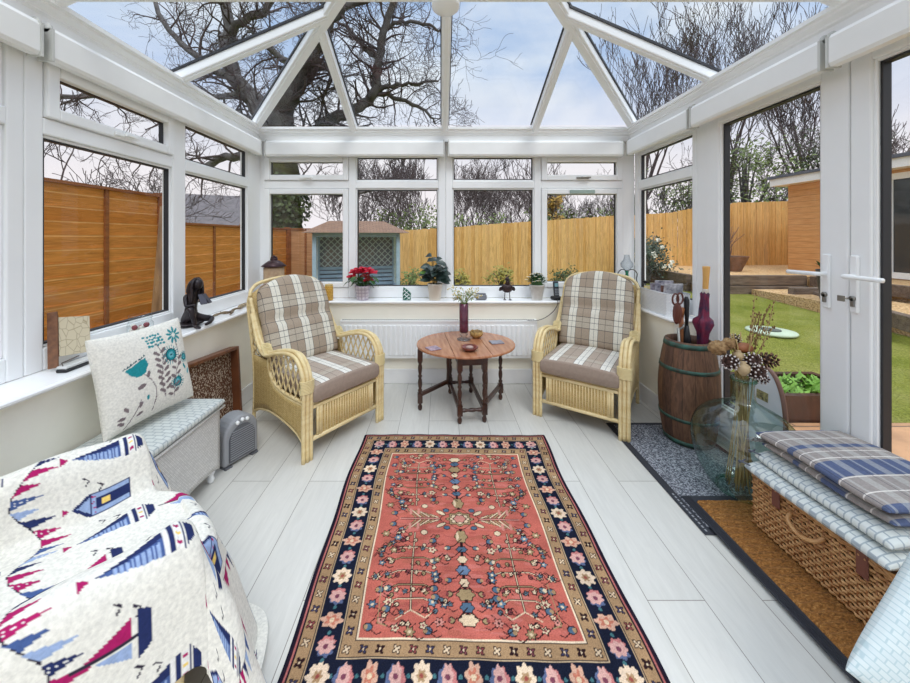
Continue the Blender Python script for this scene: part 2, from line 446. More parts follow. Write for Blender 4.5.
# dwarf walls, sills, skirting
def wall(name, pts, z0, z1, mat, label):
    mb = MB()
    for b in pts: mb.box(*b, z0, z1)
    return struct(mb.build(name, mat), label, 'wall')
wall('wall_back', [(-1.86, 1.96, 3.16, 3.42)], -.15, .71, WALLM, 'low cream wall under the back windows')
wall('wall_left', [(-1.86, -1.535, -.6, 3.16)], -.15, .71, WALLM, 'low cream wall under the left windows')
wall('wall_right', [(1.61, 1.96, 2.45, 3.16)], -.15, .71, WALLM, 'short low cream wall between the back corner and the doors')
def sill(name, b, label):
    mb = MB(); mb.box(*b, .711, .735, b=.008); return struct(mb.build(name, WHITE2), label, 'window sill')
sill('trim_2', (-1.70, 1.81, 3.125, 3.31), 'white window sill along the back wall')
sill('trim_3', (-1.70, -1.49, -.6, 3.124), 'white window sill along the left wall')
sill('trim_4', (1.575, 1.81, 2.43, 3.124), 'short white window sill on the right wall')
SKM = pm('skirting_white', (236, 236, 236), .4)
mb = MB(); mb.box(-1.535, 1.61, 3.145, 3.159, .0, .13); struct(bevel(mb.build('baseboard_back', SKM), .005), 'white skirting board on the back wall', 'skirting')
mb = MB(); mb.box(-1.534, -1.52, -.6, 3.144, .0, .13); struct(bevel(mb.build('baseboard_left', SKM), .005), 'white skirting board on the left wall', 'skirting')
mb = MB(); mb.box(1.596, 1.609, 2.45, 3.144, .0, .13); struct(bevel(mb.build('baseboard_right', SKM), .005), 'white skirting board on the right wall', 'skirting')

# floor of pale laminate boards
t = NT('pale_laminate'); vec = t.coord(rot=(0, 0, PI / 2), loc=(.03, .7, 0))
def brick(mort, mo=None):
    b = t.node('ShaderNodeTexBrick', _Scale=1, offset=.5, offset_frequency=2)
    b.inputs['Mortar Size'].default_value = mort; b.inputs['Brick Width'].default_value = 1.24; b.inputs['Row Height'].default_value = .2055; b.inputs['Bias'].default_value = 0
    b.inputs['Mortar Smooth'].default_value = .1
    b.inputs['Color1'].default_value = (*s2l((214, 213, 208)), 1); b.inputs['Color2'].default_value = (*s2l((207, 206, 201)), 1); b.inputs['Mortar'].default_value = (*s2l((140, 135, 128)), 1)
    t.l.new(vec, b.inputs['Vector']); return b
b = brick(.0015)
gr = t.ramp(t.noise(5, 8, t.coord((6, .7, 1)), 1.5, .65), [(.3, (.91, .90, .885)), (.7, (1.03, 1.02, 1.005))])
t.color(t.mix(1, b.outputs['Color'], gr, 'MULTIPLY')); t.b.inputs['Roughness'].default_value = .38
t.bump(b.outputs['Fac'], -.15, .003); FLOORM = t.m
mb = MB(); mb.box(-1.6, 1.86, -.6, 3.2, -.05, 0); struct(mb.build('floor', FLOORM), 'pale washed laminate board floor', 'floor')

# ------------------------------------------------------------------ roof
ex0, ex1, ey, ez = -1.70, 1.76, 3.22, 2.285
HUB = Vector((.035, 1.50, 3.03)); CL, CR = Vector((ex0, ey, ez)), Vector((ex1, ey, ez)); RE = Vector((.035, -.6, 3.03))
roof = struct(bpy.data.objects.new('ceiling', None), 'hipped glass conservatory roof with white glazing bars', 'roof'); COL.objects.link(roof)
RGLASS = glass_mat('roof_glass', (.95, .975, .99), .02)
def pane(ps):
    mb = MB(); up = Vector((0, 0, .035)); P = [Vector(p) + up for p in ps]
    n = (P[1] - P[0]).cross(P[2] - P[0]).normalized() * .006
    k = len(P); mb.add(P + [p + n for p in P], [tuple(range(k)), tuple(range(k, 2 * k))[::-1]] + [(i, (i + 1) % k, k + (i + 1) % k, k + i) for i in range(k)]); mb.build('roof_pane', RGLASS, roof)
def onhip(c, x=None, y=None):
    tt = (x - c.x) / (HUB.x - c.x) if x is not None else (y - c.y) / (HUB.y - c.y); return c.lerp(HUB, tt)
def bar(p, q, w=.062, h=.06):
    mb = MB(); mb.beam(p, q, w, h); mb.beam(Vector(p) + Vector((0, 0, -h / 2 - .006)), Vector(q) + Vector((0, 0, -h / 2 - .006)), w * .6, .014)
    r = bevel(mb.build('rafter', WHITE, roof), .008); g = MB(); g.beam(Vector(p) + Vector((0, 0, h / 2 + .004)), Vector(q) + Vector((0, 0, h / 2 + .004)), w + .016, .016); g.build('rafter_seal', GASKET, r)
bar(CL, HUB, .075); bar(CR, HUB, .075); bar(RE, HUB, .1, .09)
xl, xr, xm = -.79, .85, .035
bar((xl, ey, ez), onhip(CL, x=xl)); bar((xr, ey, ez), onhip(CR, x=xr)); bar((xm, ey, ez), HUB)
YS = 2.24
bar((ex0, YS, ez), onhip(CL, y=YS)); bar((ex1, YS, ez), onhip(CR, y=YS))
for y in (1.5, .7, -.1):
    bar((ex0, y, ez), (HUB.x, y, HUB.z)); bar((ex1, y, ez), (HUB.x, y, HUB.z))
pane([CL, (xl, ey, ez), onhip(CL, x=xl)]); pane([(xl, ey, ez), (xm, ey, ez), HUB, onhip(CL, x=xl)])
pane([(xm, ey, ez), (xr, ey, ez), onhip(CR, x=xr), HUB]); pane([(xr, ey, ez), CR, onhip(CR, x=xr)])
pane([(ex0, YS, ez), CL, onhip(CL, y=YS)]); pane([(ex0, 1.5, ez), (ex0, YS, ez), onhip(CL, y=YS), HUB])
pane([CR, (ex1, YS, ez), onhip(CR, y=YS)]); pane([(ex1, YS, ez), (ex1, 1.5, ez), HUB, onhip(CR, y=YS)])
for y0, y1 in ((.7, 1.5), (-.1, .7), (-.6, -.1)):
    pane([(ex0, y0, ez), (ex0, y1, ez), (HUB.x, y1, HUB.z), (HUB.x, y0, HUB.z)]); pane([(ex1, y1, ez), (ex1, y0, ez), (HUB.x, y0, HUB.z), (HUB.x, y1, HUB.z)])
# tie bar with round boss
mb = MB(); mb.box(ex0, ex1, 1.51, 1.53, 2.313, 2.325); mb.build('tie_bar', WHITE, roof)
mb = MB(); mb.lathe([(.0, 2.262), (.03, 2.262), (.034, 2.268), (.046, 2.27), (.05, 2.278), (.058, 2.281), (.06, 2.30), (.045, 2.33), (.02, 2.36), (.02, 3.02)], 32, (.02, 1.52, 0)); mb.build('boss', WHITE, roof)
# eaves beams with moulded steps
prof = [(.0, 2.172), (.0, 2.225), (-.012, 2.232), (-.012, 2.242), (-.035, 2.256), (-.035, 2.268), (-.05, 2.272), (-.05, 2.292), (.12, 2.31), (.14, 2.172)]
def eaves(name, f, a, b, label):
    mb = MB(); n = len(prof); vs = [f(d, z, a(d)) for d, z in prof] + [f(d, z, b(d)) for d, z in prof]
    mb.add(vs, [tuple(range(n)), tuple(range(n, 2 * n))[::-1]] + [(i, n + i, n + (i + 1) % n, (i + 1) % n) for i in range(n)])
    struct(mb.build(name, WHITE), label, 'eaves beam')
bx0, bx1, by = -1.66, 1.72, 3.24
eaves('trim_5', lambda d, z, a: (a, by + d, z), lambda d: bx0 - d, lambda d: bx1 + d, 'white moulded eaves beam across the back')
eaves('trim_6', lambda d, z, a: (bx0 - d, a, z), lambda d: -.6, lambda d: by + d, 'white moulded eaves beam along the left')
eaves('trim_7', lambda d, z, a: (bx1 + d, a, z), lambda d: -.6, lambda d: by + d, 'white moulded eaves beam along the right')

# roller blind cassettes
def blind(side, a0, a1, label):
    M = {'back': Matrix(((1, 0, 0, 0), (0, 1, 0, 3.19), (0, 0, 1, 0), (0, 0, 0, 1))), 'left': Matrix(((0, -1, 0, -1.605), (1, 0, 0, 0), (0, 0, 1, 0), (0, 0, 0, 1))),
         'right': Matrix(((0, 1, 0, 1.66), (1, 0, 0, 0), (0, 0, 1, 0), (0, 0, 0, 1)))}[side]
    c = [(.0, 2.045), (.0, 2.15), (.012, 2.168), (.045, 2.172), (.05, 2.172), (.05, 2.045), (.04, 2.03), (.008, 2.03)]
    t = thing('roller_blind', label, 'blind', M @ Vector(((a0 + a1) / 2, .025, 2.03)), 0, None)
    T = Matrix.Translation(-t.location) @ M; n = len(c); mb = MB()
    mb.add([T @ Vector((a0 + .014, d, z)) for d, z in c] + [T @ Vector((a1 - .014, d, z)) for d, z in c], [tuple(range(n)), tuple(range(n, 2 * n))[::-1]] + [(i, (i + 1) % n, n + (i + 1) % n, n + i) for i in range(n)])
    mb.build('cassette', BLIND, t)
    for a in (a0 + .003, a1 - .013):
        b = MB(); b.box(a, a + .010, -.003, .058, 2.027, 2.16, 0, T); b.lathe([(0, 0), (.02, 0), (.02, .01), (0, .01)], 12, M=T @ Matrix.Translation((a, .025, 2.165)) @ Matrix.Rotation(PI / 2, 4, 'Y')); b.build('bracket', pm('blind_bracket', (205, 205, 200), .5), t)
blind('back', -1.59, .035, 'white roller blind cassette rolled up above the left half of the back windows')
blind('back', .06, 1.65, 'white roller blind cassette rolled up above the right half of the back windows')
blind('left', 1.46, 3.18, 'long white rolled blind cassette on the left side, above the figurine window')
blind('left', -.5, 1.435, 'near white rolled blind cassette at the top left edge')
blind('right', 2.39, 3.18, 'short white rolled blind cassette above the right window by the back corner')
blind('right', 1.55, 2.375, 'white rolled blind cassette above the french door leaf beside the barrel')
blind('right', .3, 1.535, 'near white rolled blind cassette at the top right, above the keyed door leaf')

# radiator
def radiator():
    t = thing('radiator', 'long white ribbed panel radiator under the back window sill', 'radiator', (-.02, 3.10, .235))
    x0, x1, h = -.86, .86, .335
    P = []; n = 0
    mb = MB(); mb.box(x0, x1, .012, .03, 0, h - .012)
    k = int((x1 - x0 - .04) / .042)
    for i in range(k):
        a = x0 + .02 + (i + .5) * (x1 - x0 - .04) / k
        mb.prism([(a - .016, .013), (a - .009, -.0), (a + .009, -.0), (a + .016, .013)][::-1], .03, h - .045)
    bevel(mb.build('panel', WHITE, t), .003)
    g = MB(); g.box(x0 - .004, x1 + .004, .008, .058, h - .02, h)
    g.box(x0 - .004, x0, .008, .058, .01, h); g.box(x1, x1 + .004, .008, .058, .01, h); go = bevel(g.build('casing', WHITE, t), .002)
    s = MB()
    for i in range(84):
        a = x0 + .01 + i * (x1 - x0 - .02) / 84; s.box(a, a + .011, .016, .05, h, h + .0012)
    tag(s.build('grille_slots', GASKET, go), kind='stuff')
    for a in (x0 + .03, x1 - .03):
        p = MB(); p.tube([(a, .03, .02), (a, .03, -.20)], .008, 8); p.lathe([(0, -.03), (.014, -.03), (.016, .0), (.012, .03), (0, .03)], 12, (a, .03, -.01)); p.build('pipe', WHITE, t)
    for a in (-.5, .5): b = MB(); b.box(a - .02, a + .02, .03, .058, .05, h - .05); b.build('bracket', WHITE, t)
radiator()
# ================================================================== FURNITURE
def weave_mat(name, c1, c2, dark, bw, bh, comb='XZ', bumpd=.004):
    t = NT(name); sp = t.node('ShaderNodeSeparateXYZ'); t.l.new(t.coord(), sp.inputs[0]); cb = t.node('ShaderNodeCombineXYZ')
    u = t.math('ADD', sp.outputs['X'], sp.outputs['Y']); a, b_ = (u, sp.outputs['Z']) if comb == 'XZ' else (sp.outputs['Z'], u) if comb == 'ZX' else (sp.outputs['X'], sp.outputs['Y'])
    t.l.new(a, cb.inputs[0]); t.l.new(b_, cb.inputs[1])
    b = t.node('ShaderNodeTexBrick', _Scale=1, offset=.5); b.inputs['Brick Width'].default_value = bw; b.inputs['Row Height'].default_value = bh
    b.inputs['Mortar Size'].default_value = bh * .14; b.inputs['Mortar Smooth'].default_value = .6; b.inputs['Bias'].default_value = 0
    b.inputs['Color1'].default_value = (*s2l(c1), 1); b.inputs['Color2'].default_value = (*s2l(c2), 1); b.inputs['Mortar'].default_value = (*s2l(dark), 1)
    t.l.new(cb.outputs[0], b.inputs['Vector']); t.color(b.outputs['Color']); t.b.inputs['Roughness'].default_value = .55
    t.bump(b.outputs['Fac'], -.7, bumpd); return t.m
CANEWEAVE = weave_mat('cane_weave', (216, 190, 130), (196, 164, 100), (140, 108, 60), .016, .0065)
BEIGE = pm('taupe_cloth', (156, 138, 124), .95, var=.06, vscale=60, bump=.3, bscale=300, spec=.1)
PLAID_BACK = plaid('check_cloth_back', (166, 150, 132), (226, 222, 208), (196, 188, 172), .17, .245, [(.10, .46)], [(.28, .62)],
                   [(.085, .105), (.275, .29), (.45, .47), (.74, .755)], [(.26, .28), (.45, .465), (.62, .64), (.92, .935)], (62, 62, 66), ox=.24, oy=.0)
PLAID_SEAT = plaid('check_cloth_seat', (176, 160, 146), (232, 229, 220), (196, 188, 172), .17, .245, [(.08, .42)], [(.3, .5)],
                   [(.06, .08), (.25, .262), (.42, .44), (.72, .735)], [(.28, .295), (.62, .63)], (84, 80, 82), ox=.24, oy=.1, fy=.35)

def cane_chair(label, loc, rz, group, cushions=True):
    t = thing('cane_armchair', label, 'armchair', loc, rz, group)
    arm = [(-.315, .0), (-.315, .22), (-.318, .42), (-.30, .52), (-.24, .59), (-.15, .605), (-.02, .58), (.10, .545), (.17, .56), (.24, .63), (.31, .76), (.365, .87)]
    rear = [(.325, .0), (.305, .2), (.31, .42), (.345, .6), (.385, .76), (.395, .84), (.375, .885)]
    A = spline([(0, y, z) for y, z in arm], 5); R = spline([(0, y, z) for y, z in rear], 5)
    low = spline([(0, .12, .53), (0, .11, .44), (0, .05, .37), (0, -.08, .335), (0, -.30, .33)], 6)
    bot = spline([(0, .305, .115), (0, .22, .155), (0, .08, .175), (0, -.1, .16), (0, -.22, .13), (0, -.305, .07)], 5)
    def zat(c, y):
        b = min(c, key=lambda p: abs(p.y - y)); return b.z
    for s in (-1, 1):
        X = s * .285
        for k, (dx, dz) in enumerate(((-.024, -.008), (0, .004), (.024, -.008))):
            if k == 1: rr = [.0135] * len(A)
            else: rr = [.012] * len(A)
            n = len(A) if k == (1 if s > 0 else 1) else len(A) - 4
            mb = MB(); mb.tube([Vector((X + dx * (1 if p.y < .12 or p.z < .5 else max(.3, 1 - (p.z - .55) * 2.5)), p.y, p.z + (dz if p.z > .45 else 0))) for p in A[:n]], rr[:n], 8)
            mb.build('arm_cane', CANE, t)
        mb = MB(); mb.tube([Vector((X - s * .0, p.y, p.z)) for p in R], .0125, 8); mb.build('rear_leg', CANE, t)
        # binding
        mb = MB()
        for i in range(9):
            z = .40 + i * .0085
            mb.tube([(X + .041 * math.cos(a) , -.317 + .018 * math.sin(a), z) for a in [2 * PI * q / 14 for q in range(14)]], .0048, 5, closed=True)
        mb.build('binding', pm('cane_binding', (222, 203, 152), .5), t)
        mb = MB()
        for i in range(6):
            z = .545 + i * .008
            mb.tube([(X + .03 * math.cos(a), .12 + i * .006 + .016 * math.sin(a), z + .012 * math.sin(a)) for a in [2 * PI * q / 12 for q in range(12)]], .0045, 5, closed=True)
        mb.build('binding', pm('cane_binding', (222, 203, 152), .5), t)
        for c, off in ((low, -.0), (bot, 0)):
            mb = MB(); mb.tube([Vector((X, p.y, p.z)) for p in c], .011, 7)
            if c is low: mb.tube([Vector((X, p.y, p.z - .018)) for p in c], .009, 6)
            mb.build('side_rail', CANE, t)
        # woven side panel
        ny = 26; P = np.zeros((8, ny, 3))
        for i in range(ny):
            y = -.305 + .61 * i / (ny - 1); zb = zat(bot, y); zt = zat(low, y) - .02 if y < .1 else min(.50, zat(A, y) - .02) if y < .2 else .50
            for j in range(8): P[j, i] = (X, y + (.012 if y > .28 and j > 4 else 0), zb + (zt - zb) * j / 7)
        grid_obj('woven_panel', P, None, CANEWEAVE, t, .008)
        ribs = MB()
        for i in range(1, 17):
            y = -.3 + .59 * i / 17; zb, zt = zat(bot, y), (zat(low, y) - .02 if y < .1 else .49)
            ribs.tube([(X + s * .004, y, zb), (X + s * .004, y, zt)], .0045, 5)
        ribs.build('woven_rib', CANE, t)
        # diagonal lattice under the arm and beside the back
        mb = MB()
        for sl in (1, -1):
            for k in range(-4, 13):
                y0 = -.36 + k * .055; run = []
                for q in range(41):
                    z = .30 + .32 * q / 40; y = y0 + sl * (z - .45) * .5
                    if -.30 < y < .115 and zat(low, y) < z < zat(A[10:], y) and not (y > .09 and z < .45): run.append((X + sl * .004, y, z))
                if len(run) > 2: mb.tube(run, .0052, 5)
        mb.build('lattice', CANE, t)
        mb = MB()
        def yr(c, z): return min(c, key=lambda p: abs(p.z - z)).y
        for sl in (1, -1):
            for k in range(9):
                z0 = .42 + k * .055; run = []
                for q in range(17):
                    z = z0 + sl * (q / 16 - .5) * .16; f = q / 16
                    if .50 < z < .84: run.append((X + sl * .004, yr(A[35:], z) + (yr(R, z) - yr(A[35:], z)) * f, z))
                if len(run) > 2: mb.tube(run, .0052, 5)
        mb.build('lattice', CANE, t)
    # frame of the seat and woven front apron
    mb = MB(); mb.tube([(-.285, -.31, .30), (.285, -.31, .30)], .0125, 8); mb.tube([(-.285, -.31, .325), (.285, -.31, .325)], .010, 8); mb.build('front_rail', CANE, t)
    mb = MB(); mb.tube([(-.285, -.31, .115), (.285, -.31, .115)], .0135, 8); mb.build('front_rail', CANE, t)
    mb = MB(); mb.tube([(-.285, .31, .30), (.285, .31, .30)], .012, 8); mb.build('rear_rail', CANE, t)
    mb = MB(); mb.tube([(-.285, .315, .12), (.285, .315, .12)], .012, 8); mb.build('rear_rail', CANE, t)
    for x in (-.205, .205):
        mb = MB(); mb.tube([(x - .009, -.312, .115), (x - .009, -.312, .30)], .009, 7); mb.tube([(x + .009, -.312, .115), (x + .009, -.312, .30)], .009, 7); mb.build('front_post', CANE, t)
    mb = MB(); mb.box(-.195, .195, -.312, -.304, .125, .295); 
    mb.build('woven_apron', CANEWEAVE, t)
    mb = MB()
    for i in range(20):
        x = -.185 + .37 * i / 19; mb.tube([(x, -.314, .127), (x, -.314, .292)], .0046, 5)
    mb.build('woven_rib', CANE, t)
    mb = MB(); mb.box(-.27, .27, -.30, .30, .30, .315); mb.build('seat_deck', CANEWEAVE, t)
    # arched back frame
    arch = spline([(-.285, .375, .885), (-.262, .392, .935), (-.19, .405, .975), (0, .41, .997), (.19, .405, .975), (.262, .392, .935), (.285, .375, .885)], 6)
    mb = MB(); mb.tube(arch, .0125, 8); mb.build('back_arch', CANE, t)
    P = np.zeros((12, 13, 3))
    for j in range(12):
        for i in range(13):
            u = -1 + 2 * i / 12; f = j / 11; zt = .985 - .08 * u * u
            z = .34 + (zt - .34) * f; P[j, i] = (u * .27, .20 + .20 * (z - .34) / .64 + .01 * (1 - u * u), z)
    grid_obj('woven_back', P, None, CANEWEAVE, t, .008)
    if cushions:
        def ws(x, y, z): return (x, y, z + .012 * (1 - (x / .26) ** 2) * (1 if z > 0 else 0))
        o = pillow('seat_cushion', .515, .575, .115, [PLAID_SEAT, BEIGE], t, 30, e=.16, p=14, side=True, warp=ws, puff=.05); o.location = (0, -.055, .374)
        def wb(x, y, z):
            v = y / .30; g = .45 * math.exp(-((y + .0) / .028) ** 2); u = x / .255
            yy = y - .075 * u * u * max(0, v) ** 1.5; z2 = z * (1 - g)
            return (x * (1 - .06 * max(0, v) ** 3), yy, z2)
        o = pillow('back_cushion', .535, .625, .14, [PLAID_BACK], t, 34, e=.32, p=8, warp=wb, puff=.25)
        o.rotation_euler = (math.radians(69), 0, 0); o.location = (0, .246, .72)
        pp = spline([(x, y, 0) for x, y in [(-.255, -.29), (-.257, 0), (-.25, .2), (-.2, .262), (0, .30), (.2, .262), (.25, .2), (.257, 0), (.255, -.29), (0, -.298)]], 5, True)
        mb = MB(); mb.tube(pp, .005, 6, closed=True); q = mb.build('piping', BEIGE, o)
    return t
cane_chair('pale cane armchair with checked cushions left of the small table, beside the fan heater', (-.857, 2.47, 0), math.radians(53.4), 'checked cane armchairs')
cane_chair('pale cane armchair with checked cushions right of the small table, in front of the phone', (1.118, 2.68, 0), math.radians(-35.5), 'checked cane armchairs')

# ------------------------------------------------------------------ gateleg table
def wood(name, c1, c2, rough=.35, stretch=(12, 1, 12), scale=4, coat=.2):
    return pm(name, c1, rough, rgb2=c2, vscale=scale, stretch=stretch, bump=.08, coat=coat, detail=6)
OAK_TOP = wood('worn_oak_top', (192, 136, 100), (156, 100, 68), .25, (9, 1, 1), 5)
OAK_DK = wood('dark_oak', (74, 42, 28), (48, 27, 19), .35, (1, 1, .3), 20)
def gateleg():
    t = thing('gateleg_table', 'small dark oval drop-leaf wooden table on turned legs between the armchairs', 'table', (.19, 2.73, 0), math.radians(6.5))
    a, b, zt = .378, .335, .49
    def part(x0, x1, nm):
        pts = []; n = 26
        xs = [x0 + (x1 - x0) * i / n for i in range(n + 1)]
        top = [(x, b * math.sqrt(max(0, 1 - (x / a) ** 2))) for x in xs]; pts = [(x, -y) for x, y in top] + top[::-1]
        cl = []
        for p in pts:
            if not cl or (Vector(p) - Vector(cl[-1])).length > 1e-4: cl.append(p)
        mb = MB(); mb.prism(cl, zt - .018, zt); return bevel(mb.build(nm, OAK_TOP, t), .005)
    part(-.13, .13, 'table_top'); part(-a, -.1315, 'drop_leaf'); part(.1315, a, 'drop_leaf')
    prof = [(0, 0), (.012, 0), (.0165, .012), (.0165, .03), (.010, .042), (.014, .05), (.0175, .058)]
    prof2 = [(.0175, .125), (.011, .132), (.016, .142), (.016, .152), (.010, .16), (.0145, .18), (.0165, .20), (.0145, .225), (.010, .24), (.0155, .25), (.0155, .258), (.010, .266), (.0145, .29), (.0165, .315), (.014, .335), (.010, .345), (.016, .355), (.016, .365), (.0175, .37)]
    def leg(x, y, nm='leg'):
        mb = MB(); mb.lathe(prof, 12, (x, y, 0)); mb.box(x - .0185, x + .0185, y - .0185, y + .0185, .056, .127); mb.lathe(prof2, 12, (x, y, 0)); mb.box(x - .0185, x + .0185, y - .0185, y + .0185, .368, zt - .019)
        mb.build(nm, OAK_DK, t)
    def stretch(p, q, z, turned=False, w=.022, h=.026):
        mb = MB()
        if turned:
            P, Q = Vector((*p, z)), Vector((*q, z)); n = 16; mb.tube([P.lerp(Q, i / n) for i in range(n + 1)], [.009 + .006 * abs(math.sin(i / n * PI * 3)) for i in range(n + 1)], 8)
        else: mb.beam((*p, z), (*q, z), w, h)
        mb.build('stretcher', OAK_DK, t)
    L4 = [(-.088, -.245), (.088, -.245), (-.088, .235), (.088, .235)]
    for p in L4: leg(*p)
    stretch(L4[0], L4[1], .088, True); stretch(L4[2], L4[3], .088, True); stretch(L4[0], L4[2], .088); stretch(L4[1], L4[3], .088)
    mb = MB(); ring(mb, Matrix(((1, 0, 0, 0), (0, 0, 1, 0), (0, 1, 0, 0), (0, 0, 0, 1))), -.1, .1, -.257, .247, .018, .405, zt - .019); mb.build('apron', OAK_DK, t)
    GL, GR = (-.352, -.02), (.297, .08)
    leg(*GL, 'gate_leg'); leg(*GR, 'gate_leg')
    for g, p in ((GL, (-.11, .20)), (GR, (.11, -.20))):
        leg(*p, 'gate_post') if False else None
        mb = MB(); mb.lathe([(.012, .09), (.015, .13), (.011, .2), (.015, .27), (.012, .35), (.016, .43)], 10, (*p, 0)); mb.build('gate_post', OAK_DK, t)
        stretch(g, p, .115); stretch(g, p, .445, w=.02, h=.034)
gateleg()

# ------------------------------------------------------------------ lloyd loom blanket box
LOOM = weave_mat('white_woven_fibre', (228, 226, 222), (210, 208, 204), (176, 174, 170), .012, .008)
def leafcloth(name, c, line, sx=.05, sy=.028, comb='XY'):
    m = weave_mat(name, c, tuple(v - 8 for v in c), line, sx, sy, comb, .001); return m
LIDM = leafcloth('grey_leaf_print', (206, 210, 206), (160, 168, 170), .042, .024)
def loom_box():
    t = thing('blanket_box', 'white woven box with a pale leaf-print padded lid against the left wall', 'storage box', (-1.345, 1.62, 0))
    hx, hy = .155, .29
    def foot(x, y): 
        mb = MB(); mb.lathe([(0, 0), (.014, 0), (.019, .02), (.013, .035), (.02, .05), (.02, .07)], 12, (x, y, 0)); mb.build('foot', WHITE, t)
    for x in (-hx + .03, hx - .03):
        for y in (-hy + .03, hy - .03): foot(x, y)
    # bowed body, lower edge cut in arches
    n = 20
    def face(f, L, ln):
        P = np.zeros((12, n + 1, 3))
        for i in range(n + 1):
            u = -1 + 2 * i / n; zb = .058 + .03 * (1 - u ** 4)
            for j in range(12):
                z = zb + (.385 - zb) * j / 11; P[j, i] = f(u, z)
        grid_obj('woven_panel', P, None, LOOM, t, .008)
    bow = lambda u: .006 * (1 - u * u)
    face(lambda u, z: (hx + bow(u), u * hy, z), hy, 0); face(lambda u, z: (-hx, -u * hy, z), hy, 0)
    face(lambda u, z: (-u * hx, hy + bow(u), z), hx, 0); face(lambda u, z: (u * hx, -hy - bow(u), z), hx, 0)
    mb = MB(); mb.box(-hx + .01, hx - .01, -hy + .01, hy - .01, .095, .105); mb.build('base_board', WHITE, t)
    def wl(x, y, z): return (x, y, z)
    o = pillow('padded_lid', .345, .615, .052, [LIDM], t, 26, e=.22, p=12, puff=.35); o.location = (0, 0, .411)
    mb = MB(); mb.tube([(x * .170, y * .305, .387) for x, y in ((-1, -1), (1, -1), (1, 1), (-1, 1))], .006, 8, closed=True); mb.build('braid', LOOM, t)
loom_box()

# floral cushion on the box
def floral():
    c = Canvas(.42, .42, .003, (226, 222, 212)); T, T2, G, DK = (38, 138, 146), (110, 180, 190), (122, 108, 110), (30, 78, 90)
    rnd = random.Random(3)
    def stem(pts): c.line([tuple(p)[:2] for p in spline([(x, y, 0) for x, y in pts], 6)], G, .004)
    def lf(x, y, a, L=.028, col=G): 
        ca, sa = math.cos(a), math.sin(a); c.ell(x + ca * L / 2, y + sa * L / 2, L / 2, L * .24, col, a)
    # bowl flower
    stem([(.17, .03), (.19, .10), (.18, .16), (.14, .22)])
    c.poly([(.075, .25), (.165, .285), (.172, .25), (.155, .215), (.125, .205), (.095, .218)], T); c.line([(.07, .256), (.165, .292)], DK, .004)
    for i in range(8): c.ell(.075 + i * .0125, .262 + i * .0047, .003, .003, DK)
    lf(.16, .19, 1.2, .03); lf(.11, .155, .2, .04); lf(.15, .09, 1.5, .022, T)
    stem([(.06, .01), (.09, .05), (.12, .10)]); [lf(x, y, a) for x, y, a in ((.055, .03, 2.6), (.06, .055, 3), (.07, .075, 2.2), (.10, .04, .3), (.11, .07, 1))]
    # dotted flower head
    for i in range(6):
        for j in range(4): c.ell(.20 + i * .014 + rnd.uniform(-.003, .003) - j * .003, .325 + j * .016 + rnd.uniform(-.003, .003), .007, .0055, T)
    stem([(.23, .33), (.25, .27), (.235, .20), (.22, .14), (.235, .07)])
    for y in (.28, .25, .22, .19, .16, .13, .10): lf(.243, y, .6, .034); lf(.235, y - .01, 2.4, .034)
    def sun(x, y, r):
        for k in range(20):
            a = k * PI / 10; c.line([(x + r * math.cos(a), y + r * math.sin(a)), (x + r * 1.55 * math.cos(a), y + r * 1.55 * math.sin(a))], T, .0035)
        c.ell(x, y, r * 1.05, r * 1.05, DK); c.ell(x, y, r * .85, r * .85, T); c.ell(x, y, r * .5, r * .5, T2); c.ell(x, y, r * .2, r * .2, DK)
    sun(.295, .255, .03); sun(.305, .115, .024); sun(.375, .22, .018)
    for k in range(9):
        a = k * 2 * PI / 9; c.ell(.335 + .026 * math.cos(a), .345 + .026 * math.sin(a), .017, .006, T, a)
    stem([(.335, .32), (.34, .25), (.33, .2), (.30, .15), (.28, .05)])
    for y in (.22, .19, .15, .10, .07): lf(.33 - (.22 - y) * .3, y, .5, .03); lf(.32 - (.22 - y) * .3, y - .01, 2.6, .03)
    lf(.37, .16, 2, .03, T); lf(.38, .13, 1.2, .03, T2)
    return c
t = thing('scatter_cushion', 'cream cushion printed with teal and grey flowers on the leaf-print box lid', 'cushion', (-1.385, 1.665, .668))
o = pillow('cover', .43, .42, .13, None, t, canvas=floral(), vmat=vcol_mat('printed_linen', bump=.2), e=.42, p=4, pinch=.05, puff=.3)
# local X -> along the wall (+Y world reversed), local Z -> faces the room
Mx = Matrix(((0.30, .0, .954), (.954, 0, -.30), (0, 1, 0))).to_4x4()
t.rotation_euler = (Matrix.Rotation(math.radians(-9), 4, 'Z') @ Matrix(((0, -.22, .975), (1, 0, 0), (0, .975, .22))).to_4x4()).to_euler()

# brown tray box leaning on the wall
TRAYW = wood('tray_brown', (124, 72, 40), (88, 48, 26), .5, (1, 6, 1), 6)
def tray():
    t = thing('wooden_tray', 'brown wooden tray with a speckled back board propped between box and armchair', 'tray', (-1.437, 2.24, .001))
    t.rotation_euler = (math.radians(-5), math.radians(-6), 0)
    hy, h = .275, .54
    for b in ((-.035, .035, -hy, -hy + .022, 0, h), (-.035, .035, hy - .022, hy, 0, h), (-.035, .035, -hy + .022, hy - .022, 0, .022), (-.035, .035, -hy + .022, hy - .022, h - .022, h)):
        mb = MB(); mb.box(*b, b=.003); mb.build('tray_side', TRAYW, t)
    T = NT('speckled_board'); T.color(T.ramp(T.noise(95, 2), [(.52, s2l((96, 58, 36))), (.6, s2l((206, 190, 170)))])); T.b.inputs['Roughness'].default_value = .7
    mb = MB(); mb.box(-.03, -.018, -hy + .022, hy - .022, .022, h - .022); mb.build('back_board', T.m, t)
tray()

